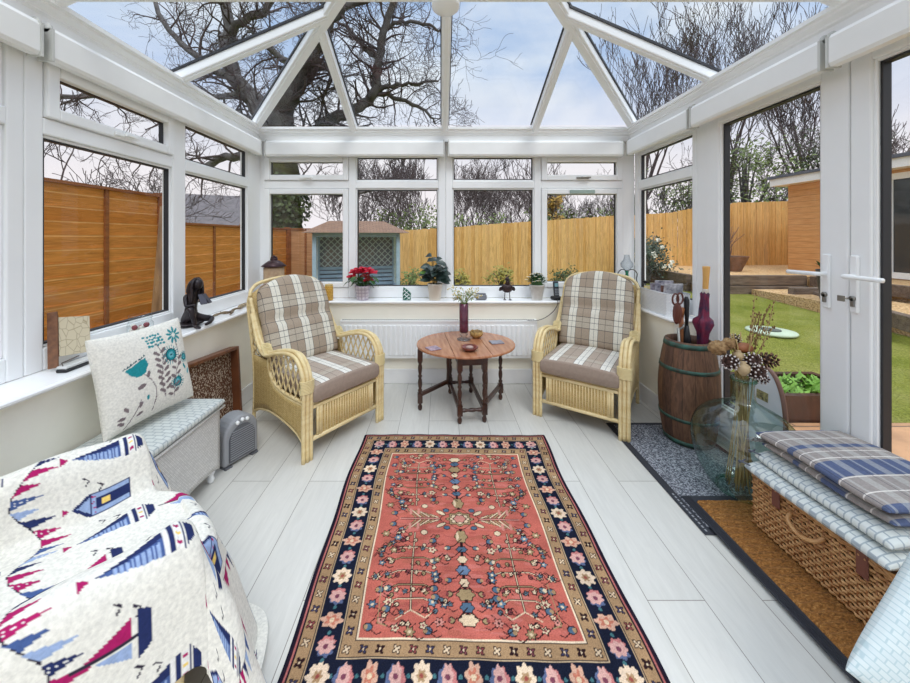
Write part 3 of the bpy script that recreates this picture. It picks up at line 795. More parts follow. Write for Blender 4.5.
# fan heater
def heater():
    HG, HD = pm('heater_grey', (150, 152, 156), .5), pm('heater_dark', (92, 94, 100), .5)
    t = thing('fan_heater', 'small arched grey fan heater on the floor beside the white woven box', 'heater', (-1.205, 2.085, 0), math.radians(64))
    w, h = .105, .27
    sh = [(-w, .012), (w, .012), (w, .16)] + [(w * math.cos(a), .16 + .105 * math.sin(a)) for a in [PI * k / 14 for k in range(1, 14)]] + [(-w, .16)]
    M = Matrix(((1, 0, 0, 0), (0, 0, 1, 0), (0, 1, 0, 0), (0, 0, 0, 1)))
    mb = MB(); mb.prism(sh, -.055, .06, 0, M); bevel(mb.build('body', HG, t), .014, 3)
    g = MB(); s2 = [(x * .74, .03 + (z - .012) * .74) for x, z in sh]; g.prism(s2, -.062, -.05, 0, M); go = g.build('grille', HD, t)
    b = MB()
    for i in range(13):
        z = .042 + i * .0125; ww = .072 if z < .15 else .072 * math.sqrt(max(.05, 1 - ((z - .15) / .078) ** 2)); b.box(-ww, ww, -.0655, -.061, z, z + .004)
    b.build('grille_bars', HG, go)
    for x in (-.03, .0, .03):
        k = MB(); k.lathe([(0, 0), (.011, 0), (.010, .010), (0, .010)], 14, M=Matrix.Translation((x, -.055, .243 - abs(x) * .25)) @ Matrix.Rotation(PI / 2, 4, 'X')); k.build('dial', WHITE, t)
    for x in (-.08, .08):
        f = MB(); f.box(x - .02, x + .02, -.06, .062, 0, .013); f.build('foot', HD, t)
heater()
# ================================================================== RUG
def rug():
    W, H = 1.16, 1.40; c = Canvas(W, H, .003, (24, 28, 48)); rnd = random.Random(11)
    NAVY, TAN, RED, CRM, PINK, BLUE, DK, ROSE, OLV = (24, 29, 48), (166, 132, 92), (188, 92, 76), (214, 188, 152), (200, 128, 114), (72, 100, 124), (46, 26, 30), (136, 62, 64), (156, 132, 92)
    def frame(d, col): c.rect(d, W - d, d, H - d, col)
    frame(.006, (38, 26, 40)); frame(.016, (176, 96, 92)); frame(.022, (30, 24, 36)); frame(.027, TAN); frame(.067, (34, 30, 44)); frame(.070, (190, 160, 120)); frame(.073, NAVY)
    frame(.156, (196, 170, 132)); frame(.159, (40, 32, 40)); frame(.162, TAN); frame(.204, (50, 32, 36)); frame(.208, (230, 206, 172)); frame(.213, RED)
    # mottled wear on the field and bands
    for _ in range(520):
        x, y = rnd.uniform(.28, W - .28), rnd.uniform(.22, H - .22); c.ell(x, y, rnd.uniform(.02, .055), rnd.uniform(.003, .010), rnd.choice([(192, 96, 82), (174, 82, 70), (194, 104, 92), (176, 90, 72)]))
    c.a[:, :] = np.where((c.X < .208)[..., None] & (c.X > 0)[..., None], c.a, c.a)
    def guard(d, step):
        for side in range(4):
            L = W if side < 2 else H; n = int((L - 2 * d) / step)
            for k in range(n + 1):
                p = d + (L - 2 * d) * k / n
                x, y = ((p, d), (p, H - d), (d, p), (W - d, p))[side]; col = (ROSE, (60, 60, 90), DK, (120, 60, 70))[k % 4]
                for q in range(4):
                    a = q * PI / 2 + .6; c.ell(x + .0085 * math.cos(a), y + .0085 * math.sin(a), .0085, .0055, DK, a); c.ell(x + .0085 * math.cos(a), y + .0085 * math.sin(a), .0055, .003, (CRM, col, col)[k % 3], a)
                c.ell(x, y, .0035, .0035, CRM)
    guard(.047, .052); guard(.183, .05)
    # flowers on the navy band
    for side in range(4):
        L = W if side < 2 else H; n = int(round((L - .22) / .078)); d = .1145
        for k in range(n + 1):
            p = d + (L - 2 * d) * k / n; x, y = ((p, d), (p, H - d), (d, p), (W - d, p))[side]; hor = side < 2
            t = k % 4; rx, ry = (.022, .034) if hor else (.034, .022)
            if t in (0,):
                c.ell(x, y, .033 if not hor else .028, .030 if not hor else .036, (222, 196, 166), 0, 8, .14); c.ell(x, y, .014, .014, TAN, 0, 6, .2); c.ell(x, y, .006, .006, (150, 70, 60))
            elif t == 2:
                c.ell(x, y, rx * 1.05, ry * 1.05, (206, 158, 132), 0, 6, .18, 1.2); c.ell(x, y, rx * .6, ry * .6, (190, 110, 84), 0, 5, .3); c.ell(x, y, .008, .008, CRM)
            else:
                for s_, cc in ((-1, (84, 98, 134)), (1, (190, 112, 110)), (0, (206, 156, 146))):
                    dx, dy = (s_ * .010, 0) if hor else (0, s_ * .008); c.ell(x + dx, y + dy, rx * .8, ry * .95, cc, .3 * s_, 7, .12, k)
                c.ell(x, y, .008, .008, (120, 60, 80))
            if k < n:
                m = p + (L - 2 * d) / n / 2; xx, yy = ((m, d), (m, H - d), (d, m), (W - d, m))[side]; c.ell(xx, yy, .006, .006, (60, 110, 116)); 
    # corners squared off inside
    cx, cy = W / 2, H / 2
    # ---- field, drawn for one quadrant and mirrored (y scaled to field)
    def sym(fn):
        for sx in (1, -1):
            for sy in (1, -1): fn(lambda x, y: (cx + sx * x, cy + sy * y), sx, sy)
    def outl(f, x, y, rx, ry, col, a=0, pet=0, amp=0):
        X, Y = f(x, y); c.ell(X, Y, rx + .0035, ry + .0035, DK, a, pet, amp); c.ell(X, Y, rx, ry, col, a, pet, amp)
    def ln(f, pts, col=DK, w=.004):
        c.line([f(*p) for p in pts], col, w)
    def flower(f, x, y, r, k=0):
        cols = [(CRM, ROSE), (OLV, CRM), (BLUE, CRM), (PINK, DK), ((96, 128, 150), (222, 190, 150))][k % 5]
        outl(f, x, y, r, r * .85, cols[0], 0, 5 + k % 2, .25); X, Y = f(x, y); c.ell(X, Y, r * .4, r * .35, cols[1])
    def bud(f, x, y, sx, k=0, r=.013):
        outl(f, x, y, r, r * .8, (BLUE, (92, 116, 128), OLV)[k % 3]); X, Y = f(x + .008, y); c.ell(X, Y, r * .55, r * .6, (TAN, CRM, ROSE)[k % 3])
    def quad(f, sx, sy):
        # branching candelabra tree
        for X0, h0, h1 in ((.20, .08, .40),):
            ln(f, [(X0, h0), (X0, h1)], DK, .009); ln(f, [(X0, h0), (X0, h1)], CRM, .004)
            for k, yy in enumerate((.15, .20, .255, .31, .36)):
                for s_ in (-1, 1):
                    L = .085 - .006 * abs(k - 2); ln(f, [(X0, yy), (X0 + s_ * L * .6, yy), (X0 + s_ * L, yy + .012)], DK, .0075); ln(f, [(X0, yy), (X0 + s_ * L * .6, yy), (X0 + s_ * L, yy + .012)], (CRM, OLV)[k % 2], .003)
                    (bud if k % 2 else flower)(f, X0 + s_ * (L + .006), yy + .014, .014 if not k % 2 else s_, k + (s_ > 0))
            ln(f, [(X0, .40), (X0 - .05, .425), (X0 - .09, .40)], CRM, .004); ln(f, [(X0, .40), (X0 + .05, .43)], CRM, .004)
        # centre axis
        ln(f, [(0, .05), (0, .43)], DK, .010)
        for y, rx, ry, col in ((.095, .024, .03, OLV), (.16, .02, .012, BLUE), (.205, .018, .014, CRM), (.25, .024, .018, (96, 120, 150)), (.30, .016, .016, CRM), (.345, .03, .02, OLV), (.39, .022, .016, BLUE), (.43, .03, .018, CRM)):
            outl(f, 0, y, rx, ry, col, 0, 6, .12)
        for y in (.13, .18, .27, .32, .41): ln(f, [(0, y - .02), (.03, y + .012), (.055, y + .02)], DK, .004); bud(f, .058, y + .022, 1, int(y * 100), .010)
        c.ell(*f(.016, .095), .006, .022, CRM, 0)
        # feathered cream leaves from the centre
        for q in range(6): ln(f, [(.10 + q * .02, .008), (.135 + q * .022, .022 + q * .008)], DK, .010); ln(f, [(.10 + q * .02, .008), (.135 + q * .022, .022 + q * .008)], (CRM, TAN)[q % 2], .006)
        ln(f, [(.06, 0), (.27, 0)], DK, .009); ln(f, [(.06, 0), (.27, 0)], PINK, .004)
        ln(f, [(.19, .03), (.19, .055)], PINK, .012); ln(f, [(.225, .03), (.225, .055)], PINK, .010)
        outl(f, .085, .035, .022, .008, CRM, .5 * sx * sy); outl(f, .06, .05, .012, .009, BLUE)
        outl(f, .16, .075, .013, .011, CRM)
        # side sprays
        for k, (x, y) in enumerate(((.30, .03), (.325, .08), (.29, .125), (.33, .16), (.32, .215), (.335, .27), (.315, .32), (.335, .37), (.30, .42), (.34, .44), (.25, .445), (.20, .455), (.14, .45), (.10, .425), (.26, .06), (.12, .115), (.10, .20), (.105, .28), (.11, .345), (.27, .10), (.155, .435), (.285, .385), (.08, .37))):
            y *= 1.03
            (flower if k % 3 else bud)(f, x, y, .0105 + .003 * (k % 2), k)
            ln(f, [(x - .012, y + .010), (x - .03, y + .022), (x - .045, y + .016)], DK, .0035); ln(f, [(x - .005, y - .014), (x - .02, y - .026)], DK, .003)
        for k, (x, y) in enumerate(rs):
            outl(f, x, y, .0075, .006, (CRM, (84, 108, 120), OLV, CRM, ROSE)[k % 5], .5 * k, 5, .25 * (k % 2)); ln(f, [(x, y), (x + .018, y + .012 * (-1) ** k), (x + .03, y + .004)], DK, .003)
        for sgn in (1,): ln(f, [(.31, .30), (.31, .44), (.28, .45)], OLV, .004)
    rs = [(rnd.uniform(.05, .34), rnd.uniform(.05, .45)) for _ in range(54)]
    sym(quad)
    idf = lambda x, y: (cx + x, cy + y)
    outl(idf, 0, 0, .075, .048, RED, 0, 4, .15); outl(idf, 0, 0, .055, .036, OLV, 0, 8, .12); outl(idf, 0, 0, .042, .026, CRM, 0, 8, .1); outl(idf, 0, 0, .026, .018, PINK, 0, 6, .1)
    g_ = c.a.mean(-1, keepdims=True); c.a = c.a * .86 + g_ * .14
    # geometry: slight waviness of the edges and pile
    ny, nx = c.ny, c.nx; X, Y = c.X, c.Y; u = X / W
    wx = .008 * np.sin(Y * 4.3 + .6) + .004 * np.sin(Y * 11); wy = .005 * np.sin(X * 5)
    wid = 1 + .03 * (Y / H - .5)
    P = np.stack([(X - W / 2) * wid + wx, (Y - H / 2) + wy, .007 + .0012 * np.sin(X * 40) * np.sin(Y * 33)], -1)
    edge = (X < .004) | (X > W - .004) | (Y < .004) | (Y > H - .004); P[..., 2][edge] = .001
    M = NT('wool_pile'); a = M.node('ShaderNodeVertexColor', layer_name='Col'); f = M.noise(9, 5); f2 = M.noise(260, 2)
    col = M.mix(1, a.outputs['Color'], M.ramp(f, [(.3, (.82, .8, .8)), (.7, (1.18, 1.15, 1.12))]), 'MULTIPLY'); col = M.mix(1, col, M.ramp(f2, [(.3, (.8,) * 3), (.7, (1.2,) * 3)]), 'MULTIPLY')
    M.color(col); M.b.inputs['Roughness'].default_value = 1; M.b.inputs['Specular IOR Level'].default_value = .05; M.bump(f2, .5, .004)
    o = grid_obj('persian_rug', P, c.a, M.m); o.location = (.085, 1.625, .0015)
    tag(o, 'red and navy patterned woven rug in the middle of the pale floor', 'rug')
rug()

# ------------------------------------------------------------------ door mats
def speck(name, cols, scale, rough=.95, bump=.8):
    t = NT(name); t.color(t.ramp(t.noise(scale, 2), [(.35, s2l(cols[0])), (.5, s2l(cols[1])), (.65, s2l(cols[2]))])); t.b.inputs['Roughness'].default_value = rough; t.b.inputs['Specular IOR Level'].default_value = .1
    t.bump(t.noise(scale, 2), bump, .006); return t.m
RUB = pm('mat_rubber', (44, 46, 54), .6)
t = thing('door_mat', 'speckled grey door mat with a black rim under the barrel and glass bottle', 'door mat', (1.44, 2.01, .0))
mb = MB(); mb.box(-.29, .29, -.465, .465, .0005, .006, b=.002); mb.build('rim', RUB, t)
mb = MB(); mb.box(-.255, .255, -.43, .43, .006, .011, b=.002); mb.build('pile', speck('grey_loop_pile', ((62, 64, 72), (120, 122, 130), (178, 180, 186)), 130), t)
mb = MB()
for k in range(12): mb.box(-.276, -.268, -.45 + k * .02, -.438 + k * .02, .006, .0066)
tag(mb.build('rim_lettering', pm('mat_print', (150, 152, 158), .7), t), kind='stuff')
t = thing('coir_mat', 'brown coir door mat with ribbed black edging under the wicker basket', 'door mat', (1.475, 1.32, .0125))
mb = MB(); mb.box(-.285, .285, -.46, .44, 0, .006, b=.002)
for k in range(5): mb.box(-.283 + k * .008, -.279 + k * .008, -.455, .435, .006, .0085)
mb.build('rim', RUB, t)
T = NT('coir'); T.color(T.ramp(T.noise(60, 6, T.coord((1, 3, 1)), 1), [(.3, s2l((104, 66, 28))), (.55, s2l((160, 108, 52))), (.75, s2l((196, 146, 84)))])); T.b.inputs['Roughness'].default_value = 1; T.bump(T.noise(120, 3), 1, .01)
P = np.zeros((160, 100, 3)); rn = np.random.RandomState(4)
for j in range(160):
    for i in range(100): P[j, i] = (-.238 + .518 * i / 99, -.42 + .82 * j / 159, .013 + .0035 * math.sin(j * 1.0 + .4 * math.sin(i * .3)) + rn.uniform(-.0015, .0015) if 0 < i < 99 and 0 < j < 159 else .006)
grid_obj('pile', P, None, T.m, t)

# ------------------------------------------------------------------ armchair under the nautical throw
u_ = Vector((.653, .757, 0)); v_ = Vector((.757, -.653, 0))
C3 = Vector((-1.035, .765, 0))
cane_chair('cane armchair at the near left, hidden under the nautical throw', tuple(C3), math.radians(139.2), None)
def throw():
    W, H = 1.84, 1.30; c = Canvas(W, H, .0032, (229, 226, 216))
    NV, BL, LB, MG, WH, YL = (38, 48, 92), (70, 92, 142), (150, 170, 206), (168, 30, 96), (228, 226, 222), (232, 200, 110)
    # W runs across the chair, H runs from the back to the front drop; motifs lie along H
    def lighthouse(x, y, s=1, flip=1):
        f = lambda a, b: (x + b * s, y + a * s * flip)
        c.poly([f(0, 0), f(.17, -.045), f(.17, .045)], BL)
        for k in range(9): a = .05 + k * .0135; w = a / .17 * .045; c.line([f(a, 0), f(a, w * .95)], LB, .0055)
        c.poly([f(.0, 0), f(.17, -.045), f(.17, -.012)], NV)
        c.rect(*sorted((f(.172, -.05)[0], f(.172, .05)[0])), *sorted((f(.172, 0)[1], f(.184, 0)[1])), WH); c.poly([f(.185, -.05), f(.2, -.05), f(.2, .05), f(.185, .05)], NV)
        c.poly([f(.203, -.045), f(.222, -.045), f(.222, .045), f(.203, .045)], WH); [c.poly([f(.206, b - .006), f(.219, b - .006), f(.219, b + .006), f(.206, b + .006)], col) for b, col in ((-.03, MG), (0, YL), (.03, MG))]
        for k in range(5): b0 = .05 - k * .008; c.line([f(.226 + k * .009, -b0), f(.226 + k * .009, b0)], NV, .004)
        c.poly([f(-.006, 0), f(-.032, -.02), f(-.032, .02)], MG)
    def hut(x, y, s=1, flip=1):
        f = lambda a, b: (x + b * s, y + a * s * flip)
        c.poly([f(0, 0), f(.06, -.05), f(.06, .05)], NV); c.poly([f(.018, 0), f(.062, -.036), f(.062, .036)], LB); c.poly([f(.06, -.046), f(.2, -.046), f(.2, .046), f(.06, .046)], NV); c.poly([f(.063, -.041), f(.197, -.041), f(.197, .041), f(.063, .041)], LB)
        c.poly([f(.08, -.02), f(.197, -.02), f(.197, .02), f(.08, .02)], NV); c.poly([f(.10, -.012), f(.125, -.012), f(.125, .012), f(.10, .012)], YL)
        for k in range(4): c.poly([f(.064 + k * .004, -.035 + k * .022), f(.080, -.03 + k * .022), f(.064, -.025 + k * .022)], MG)
        c.poly([f(-.008, 0), f(-.028, -.013), f(-.028, .013)], MG)
    def boat(x, y, s=1, flip=1):
        f = lambda a, b: (x + b * s, y + a * s * flip)
        c.poly([f(0, -.07), f(.035, -.05), f(.035, .05), f(0, .07)], NV); c.poly([f(-.01, -.005), f(-.12, -.005), f(-.01, -.06)], MG); c.poly([f(-.01, .008), f(-.10, .008), f(-.01, .055)], LB); c.line([f(0, 0), f(-.14, 0)], DKC, .004)
    DKC = (50, 44, 60)
    def gulls(x, y, n=3):
        for k in range(n): X, Y = x + k * .022, y + k * .03; c.line([(X - .010, Y - .012), (X, Y), (X + .012, Y - .008)], DKC, .0035)
    def bunting(y, ph):
        n = 60; pts = [(W * i / n, y + .03 * math.sin(i * .8 + ph)) for i in range(n + 1)]; c.line(pts, DKC, .003)
        for i in range(0, n, 1):
            (x1, y1), (x2, y2) = pts[i], pts[i + 1]; L = .048 + .014 * (i % 2)
            col = (MG, BL, LB, NV, MG)[i % 5]; c.poly([(x1 + .003, y1), (x2 - .003, y2), ((x1 + x2) / 2, (y1 + y2) / 2 + L)], col)
            if i % 3 == 0: [c.ell((x1 + x2) / 2 + dx, y1 + dy, .002, .002, WH) for dx, dy in ((-.004, .008), (.004, .008), (0, .018), (0, .03))]
    for k, y in enumerate((.375, .87)):
        bunting(y, k * 1.7)
    for k, x in enumerate([.06 + .132 * q for q in range(14)]):
        for r, y in enumerate((.462, .68, .16)):
            (lighthouse, hut, lighthouse, boat)[(k + r) % 4](x, y + (.06 if (k + r) % 4 == 3 else 0), 0.66)
        gulls(x + .065, .50 + .03 * (k % 2), 2 + k % 2); gulls(x + .065, .22, 2); gulls(x + .065, .73, 2)
        hut(x, 1.04, .66) if k % 2 else lighthouse(x, 1.04, .62)
    # drape profile across the chair: (sideways, height)
    prof = spline([(-.37, .10, 0), (-.362, .3, 0), (-.352, .52, 0), (-.325, .615, 0), (-.275, .628, 0), (-.238, .595, 0), (-.215, .50, 0), (-.175, .462, 0), (0, .468, 0), (.175, .462, 0), (.215, .50, 0), (.238, .60, 0), (.275, .630, 0), (.325, .615, 0), (.354, .54, 0), (.372, .36, 0)], 10)
    d = [0]
    for a, b in zip(prof, prof[1:]): d.append(d[-1] + (b - a).length)
    tot = d[-1]; ny, nx = c.ny, c.nx
    NXs = int(tot / .0032); CI = np.clip((np.arange(NXs) / .0032 * .0032).astype(int), 0, nx - 1)
    xs = np.linspace(0, tot, NXs); px = np.interp(xs, d, [p.x for p in prof]); pz = np.interp(xs, d, [p.y for p in prof])
    wl = np.linspace(0, H, ny); front = .60     # chair-depth length on top before the drop
    P = np.zeros((ny, NXs, 3)); rr = .045
    for j, w in enumerate(wl):
        seat = np.exp(-(px / .19) ** 6); fx = front + .10 * seat                 # seat cushion stands forward of the arms
        top = w < fx; over = np.maximum(0, w - fx)
        ang = np.minimum(over / rr, PI / 2); dx = rr * np.sin(ang); dz = rr * (1 - np.cos(ang)); rest = np.maximum(0, over - rr * PI / 2)
        flare = .26 * rest + .02 * np.sin(px * 22 + .8) * np.minimum(1, rest * 6)
        depth = np.where(top, w, fx + dx + flare); z = pz - np.where(top, 0, dz + rest * .965)
        slope = np.where(px < -.30, 0, 0)
        fold = .006 * np.sin(px * 30 + w * 9) + .005 * np.sin(w * 26 + px * 12) + .010 * np.sin(w * 6 + px * 5 + 1) * np.exp(-((np.abs(px) - .0) / .2) ** 2)
        lat = px * (1 + .28 * np.minimum(rest, .5)) + .006 * np.sin(w * 17)
        lim = .022 + .012 * np.sin(px * 9)
        z = np.maximum(z, lim) + np.where(top, fold, fold * .3)
        base = C3 - u_ * (.60 - .315)
        for q in range(3): P[j, :, q] = base[q] + u_[q] * depth - v_[q] * 0 + v_[q] * lat
        P[j, :, 2] = z
    keep = P[..., 2].copy()
    C = c.a[:, CI]
    Pn = P; o = grid_obj('throw_blanket', Pn, C, vcol_mat('printed_throw', bump=.25, bscale=500), None, .004)
    tag(o, 'cream throw printed with lighthouses, boats and bunting draped over the near left armchair', 'throw')
throw()

# ------------------------------------------------------------------ barrel
def barrel():
    t = thing('oak_barrel', 'dark wooden barrel with green-stained hoops standing on the grey mat', 'barrel', (1.585, 2.275, .0115))
    h = .635; R = lambda z: .128 + .040 * (1 - ((z / h - .48) / .52) ** 2)
    T = NT('barrel_stave'); vec = T.coord(); sp = T.node('ShaderNodeSeparateXYZ'); T.l.new(vec, sp.inputs[0]); ang = T.math('ARCTAN2', sp.outputs['Y'], sp.outputs['X'])
    T2 = T.node('ShaderNodeCombineXYZ'); T.l.new(T.math('MULTIPLY', ang, 1.0), T2.inputs[0]); T.l.new(T.math('MULTIPLY', sp.outputs['Z'], 1.2), T2.inputs[1])
    st = T.math('FRACT', T.math('MULTIPLY', ang, 16 / (2 * PI))); idn = T.math('FLOOR', T.math('MULTIPLY', ang, 16 / (2 * PI)))
    wn = T.node('ShaderNodeTexWhiteNoise', noise_dimensions='1D'); T.l.new(idn, wn.inputs['W'])
    base = T.ramp(wn.outputs['Value'], [(0, s2l((88, 62, 46))), (.5, s2l((112, 80, 58))), (1, s2l((72, 50, 40)))])
    nz = T.noise(9, 6, T2.outputs[0], 1.2); base = T.mix(1, base, T.ramp(nz, [(.3, (.55, .52, .5)), (.7, (1.35, 1.3, 1.25))]), 'MULTIPLY')
    base = T.mix(1, base, T.ramp(st, [(0, (.25,) * 3), (.035, (1,) * 3), (.965, (1,) * 3), (1, (.25,) * 3)]), 'MULTIPLY')
    T.color(base); T.b.inputs['Roughness'].default_value = .6; T.bump(nz, .4, .004)
    mb = MB(); pr = [(R(z) - .004 * (z < .001), z) for z in [h * i / 20 for i in range(21)]]
    pr += [(R(h) - .016, h), (R(h) - .02, h - .04), (.125, .5), (.12, .04), (0, .04)]; mb.lathe([(0, 0)] + pr, 48, cap=False); mb.build('staves', T.m, t)
    HP = pm('verdigris_hoop', (62, 104, 92), .6, .3, rgb2=(58, 52, 44), vscale=22)
    for za, zb in ((.006, .034), (.155, .175), (.455, .478), (.6, .628)):
        m = MB(); m.lathe([(R(za) + .0005, za), (R(za) + .003, za), (R(zb) + .003, zb), (R(zb) + .0005, zb)], 48, cap=False); m.build('hoop', HP, t)
    # sticks and umbrellas standing in it
    bx, by, bz = 1.585, 2.275, .0115
    def stick_thing(name, label, cat): q = thing(name, label, cat, (bx, by, bz + .041)); q.scale = (1, 1, 1.07); return q
    LEA, LEA2 = pm('brown_leather', (92, 46, 36), .4), pm('tan_leather', (150, 96, 60), .5)
    t = stick_thing('shooting_stick', 'brown leather shooting stick with two looped handles standing in the barrel', 'seat stick')
    mb = MB(); mb.tube([(-.02, .0, .0), (-.085, -.03, .63)], .008, 8); mb.build('shaft', STEEL, t)
    for sx in (-1, 1):
        cc = Vector((-.088 + sx * .022, -.03 + sx * .012, .80)); mb = MB(); mb.tube([cc + Vector((.026 * math.cos(a), .010 * math.cos(a), .032 * math.sin(a))) for a in [2 * PI * k / 16 for k in range(16)]], .0055, 7, closed=True); mb.build('handle', LEA, t)
    mb = MB(); mb.ball((-.098, -.035, .715), (.026, .012, .065), 12); mb.build('leather_seat', LEA, t)
    mb = MB(); mb.ball((-.074, -.02, .71), (.022, .012, .06), 12); mb.build('leather_seat', pm('brown_leather_dk', (110, 60, 48), .45), t)
    mb = MB(); mb.tube([(-.085, -.03, .615), (-.055, -.034, .635), (-.05, -.03, .65)], .007, 7); mb.build('clasp', STEEL, t)
    t = stick_thing('walking_stick', 'tan wooden stick leaning in the barrel between the leather seat stick and black umbrella', 'stick')
    mb = MB(); mb.tube([(-.0, .03, 0), (-.045, -.0, .60), (-.05, -.005, .70)], [.008, .012, .015], 8); mb.tube([(-.05, -.005, .69), (-.05, -.008, .73), (-.035, -.008, .74)], [.015, .017, .010], 8); mb.build('shaft', LEA2, t)
    t = stick_thing('black_umbrella', 'folded black umbrella standing in the barrel left of the maroon one', 'umbrella')
    mb = MB(); mb.tube([(.0, .05, 0), (-.012, -.0, .55), (-.018, -.01, .64)], [.01, .026, .012], 10); mb.build('canopy', BLACK, t)
    mb = MB(); mb.tube([(-.018, -.01, .63), (-.019, -.012, .72), (-.02, -.012, .79), (-.02, -.012, .81)], [.010, .016, .019, .010], 10, flat=.8); mb.build('handle', BLACK, t)
    t = stick_thing('maroon_umbrella', 'maroon and navy umbrella with a pale wooden handle standing in the barrel', 'umbrella')
    UM = pm('maroon_check', (126, 22, 58), .6, rgb2=(52, 34, 66), vscale=22)
    n = 16; mb = MB(); mb.lathe([(.008, .1), (.02, .35), (.026, .55), (.03, .60), (.05, .655), (.046, .675), (.026, .695), (.024, .74), (.020, .80), (.022, .83), (.012, .845)], 24, M=Matrix.Translation((.052, -.02, .0)) @ Matrix.Rotation(.05, 4, 'Y'), wob=lambda a, z: 1 + .3 * math.cos(a * 5)); mb.build('canopy', UM, t)
    mb = MB(); mb.tube([(.03, -.01, .0), (.055, -.02, .12)], .005, 6); mb.build('shaft', STEEL, t)
    mb = MB(); mb.tube([(.094, -.02, .83), (.095, -.02, .87), (.098, -.02, .92), (.1, -.02, .985), (.1, -.02, .992)], [.015, .016, .017, .021, .020], 12); mb.build('handle', pm('pale_handle', (214, 164, 92), .4), t)
    mb = MB(); mb.lathe([(.0165, .0), (.0185, .004), (.0185, .022), (.0165, .026)], 14, (.0945, -.02, .832)); mb.build('collar', pm('collar_silver', (206, 200, 190), .4), t)
barrel()

# ------------------------------------------------------------------ big glass bottle
def carboy():
    X0, Y0 = 1.535, 1.80
    t = thing('glass_carboy', 'large round pale green glass bottle holding dried stems, on the grey mat', 'glass bottle', (X0, Y0, .0115))
    G = glass_mat('green_glass', (.84, .925, .90), .085, (.50, .68, .62))
    prof = [(0, .012), (.06, .010), (.10, .0), (.125, .012), (.165, .06), (.198, .13), (.219, .21), (.222, .28), (.203, .345), (.16, .395), (.10, .43), (.058, .455), (.047, .48), (.043, .52), (.045, .55), (.050, .556), (.052, .566), (.050, .578), (.042, .580)]
    P = spline([(r, z, 0) for r, z in prof], 4); mb = MB(); mb.lathe([(max(0, p.x), p.y) for p in P], 64, cap=False); mb.build('bottle', G, t)
    LP = pm('lip_glass', (140, 190, 170), .1, spec=.8)
    mb = MB(); mb.tube([(.050 * math.cos(a), .050 * math.sin(a), .568) for a in [2 * PI * k / 30 for k in range(30)]], .007, 8, closed=True); mb.build('lip', glass_mat('lip_glass2', (.72, .88, .8), .05, (.4, .62, .52)), t)
    mb = MB(); mb.tube([(.11 * math.cos(a), .11 * math.sin(a), .007) for a in [2 * PI * k / 30 for k in range(30)]], .007, 8, closed=True); mb.build('base_ring', bpy.data.materials['lip_glass2'], t)
    # dried arrangement
    rnd = random.Random(8); bz = .0115
    STR, STR2 = pm('dry_stem', (176, 150, 100), .7), pm('dry_stem_dark', (134, 104, 66), .7)
    def item(name, label, cat, group=None): return thing(name, label, cat, (X0, Y0, bz + .012), 0, group)
    heads = [(-.105, -.02, .735), (-.095, .05, .71), (-.055, -.06, .665), (.0, -.03, .70), (.03, -.05, .655), (.012, .03, .69), (.10, -.01, .675), (.045, .04, .735), (-.03, .06, .76), (-.03, -.01, .745), (.06, -.04, .62)]
    PC, PT = pm('pine_cone_brown', (74, 50, 42), .7), pm('frosted_tip', (216, 208, 204), .7)
    def cone(p, ax, r, frosted=True, mats=None, parent=None):
        mb = MB(); ax = Vector(ax).normalized(); q = ax.to_track_quat('Z', 'Y').to_matrix().to_4x4(); q.translation = Vector(p)
        for k in range(44):
            f = k / 43; z = (-.9 + 1.75 * f) * r * 1.25; rad = r * math.sqrt(max(.02, 1 - (z / (r * 1.35)) ** 2)) * (1.02 - .1 * f); a = k * 2.39996
            w = r * .30; base = Vector((rad * .55 * math.cos(a), rad * .55 * math.sin(a), z)); tip = Vector((rad * 1.05 * math.cos(a), rad * 1.05 * math.sin(a), z + r * .12)); s_ = Vector((-math.sin(a), math.cos(a), 0)) * w * .6; up = Vector((0, 0, r * .09))
            vs = [base - s_, base + s_, tip + s_ * .7 + up, tip - s_ * .7 + up, base - s_ - up, base + s_ - up, tip + s_ * .7 - up, tip - s_ * .7 - up]
            vs = [q @ v for v in vs]; mb.add(vs, [(0, 1, 2, 3), (7, 6, 5, 4), (0, 4, 5, 1), (1, 5, 6, 2), (3, 7, 4, 0)], 0); mb.add([vs[2], vs[3], vs[7], vs[6]], [(0, 1, 2, 3)], 1)
            mb.ball(q @ (tip + up * .2), (w * .42,) * 3, 5, 1)
        mb.ball(p, r * .6, 8, 0)
        return mb.build('cone', [PC, PT if frosted else pm('cone_tan', (150, 116, 84), .7)], parent)
    def stem_to(t, h, lean=.0, m=None, r=.0028):
        b = Vector((rnd.uniform(-.07, .07), rnd.uniform(-.07, .07), .012)); n = Vector((rnd.uniform(-.028, .028), rnd.uniform(-.028, .028), .52)); mb = MB(); mb.tube(spline([b, n, Vector(h)], 6), r, 5); mb.build('stem', m or STR, t)
    CG = 'frosted pine cones on stems in the glass bottle'
    for k, (p, ax, lab) in enumerate((((-.092, -.03, .652), (-.8, -.4, .2), 'frosted pine cone on a stem, leftmost in the glass bottle'), ((.0, -.045, .668), (-.1, -.9, .4), 'frosted pine cone on a stem, topmost of the middle pair'),
                                      ((.006, -.06, .617), (0, -.9, .3), 'frosted pine cone on a stem, directly under the middle cone'), ((.042, -.05, .582), (.3, -.9, -.1), 'frosted pine cone on a stem, lowest in the bunch'), ((-.015, .03, .745), (0, 0, 1), 'frosted pine cone peeping out behind the round seed heads'))):
        t = item('pine_cone', lab, 'pine cone', CG); stem_to(t, p); cone(p, ax, (.036, .034, .036, .026, .024)[k], True, None, t)
    t = item('pine_cone', 'plain brown pine cone on a stem, rightmost in the glass bottle', 'pine cone'); stem_to(t, (.095, -.02, .655)); cone((.10, -.02, .66), (.9, -.4, .1), .036, False, None, t)
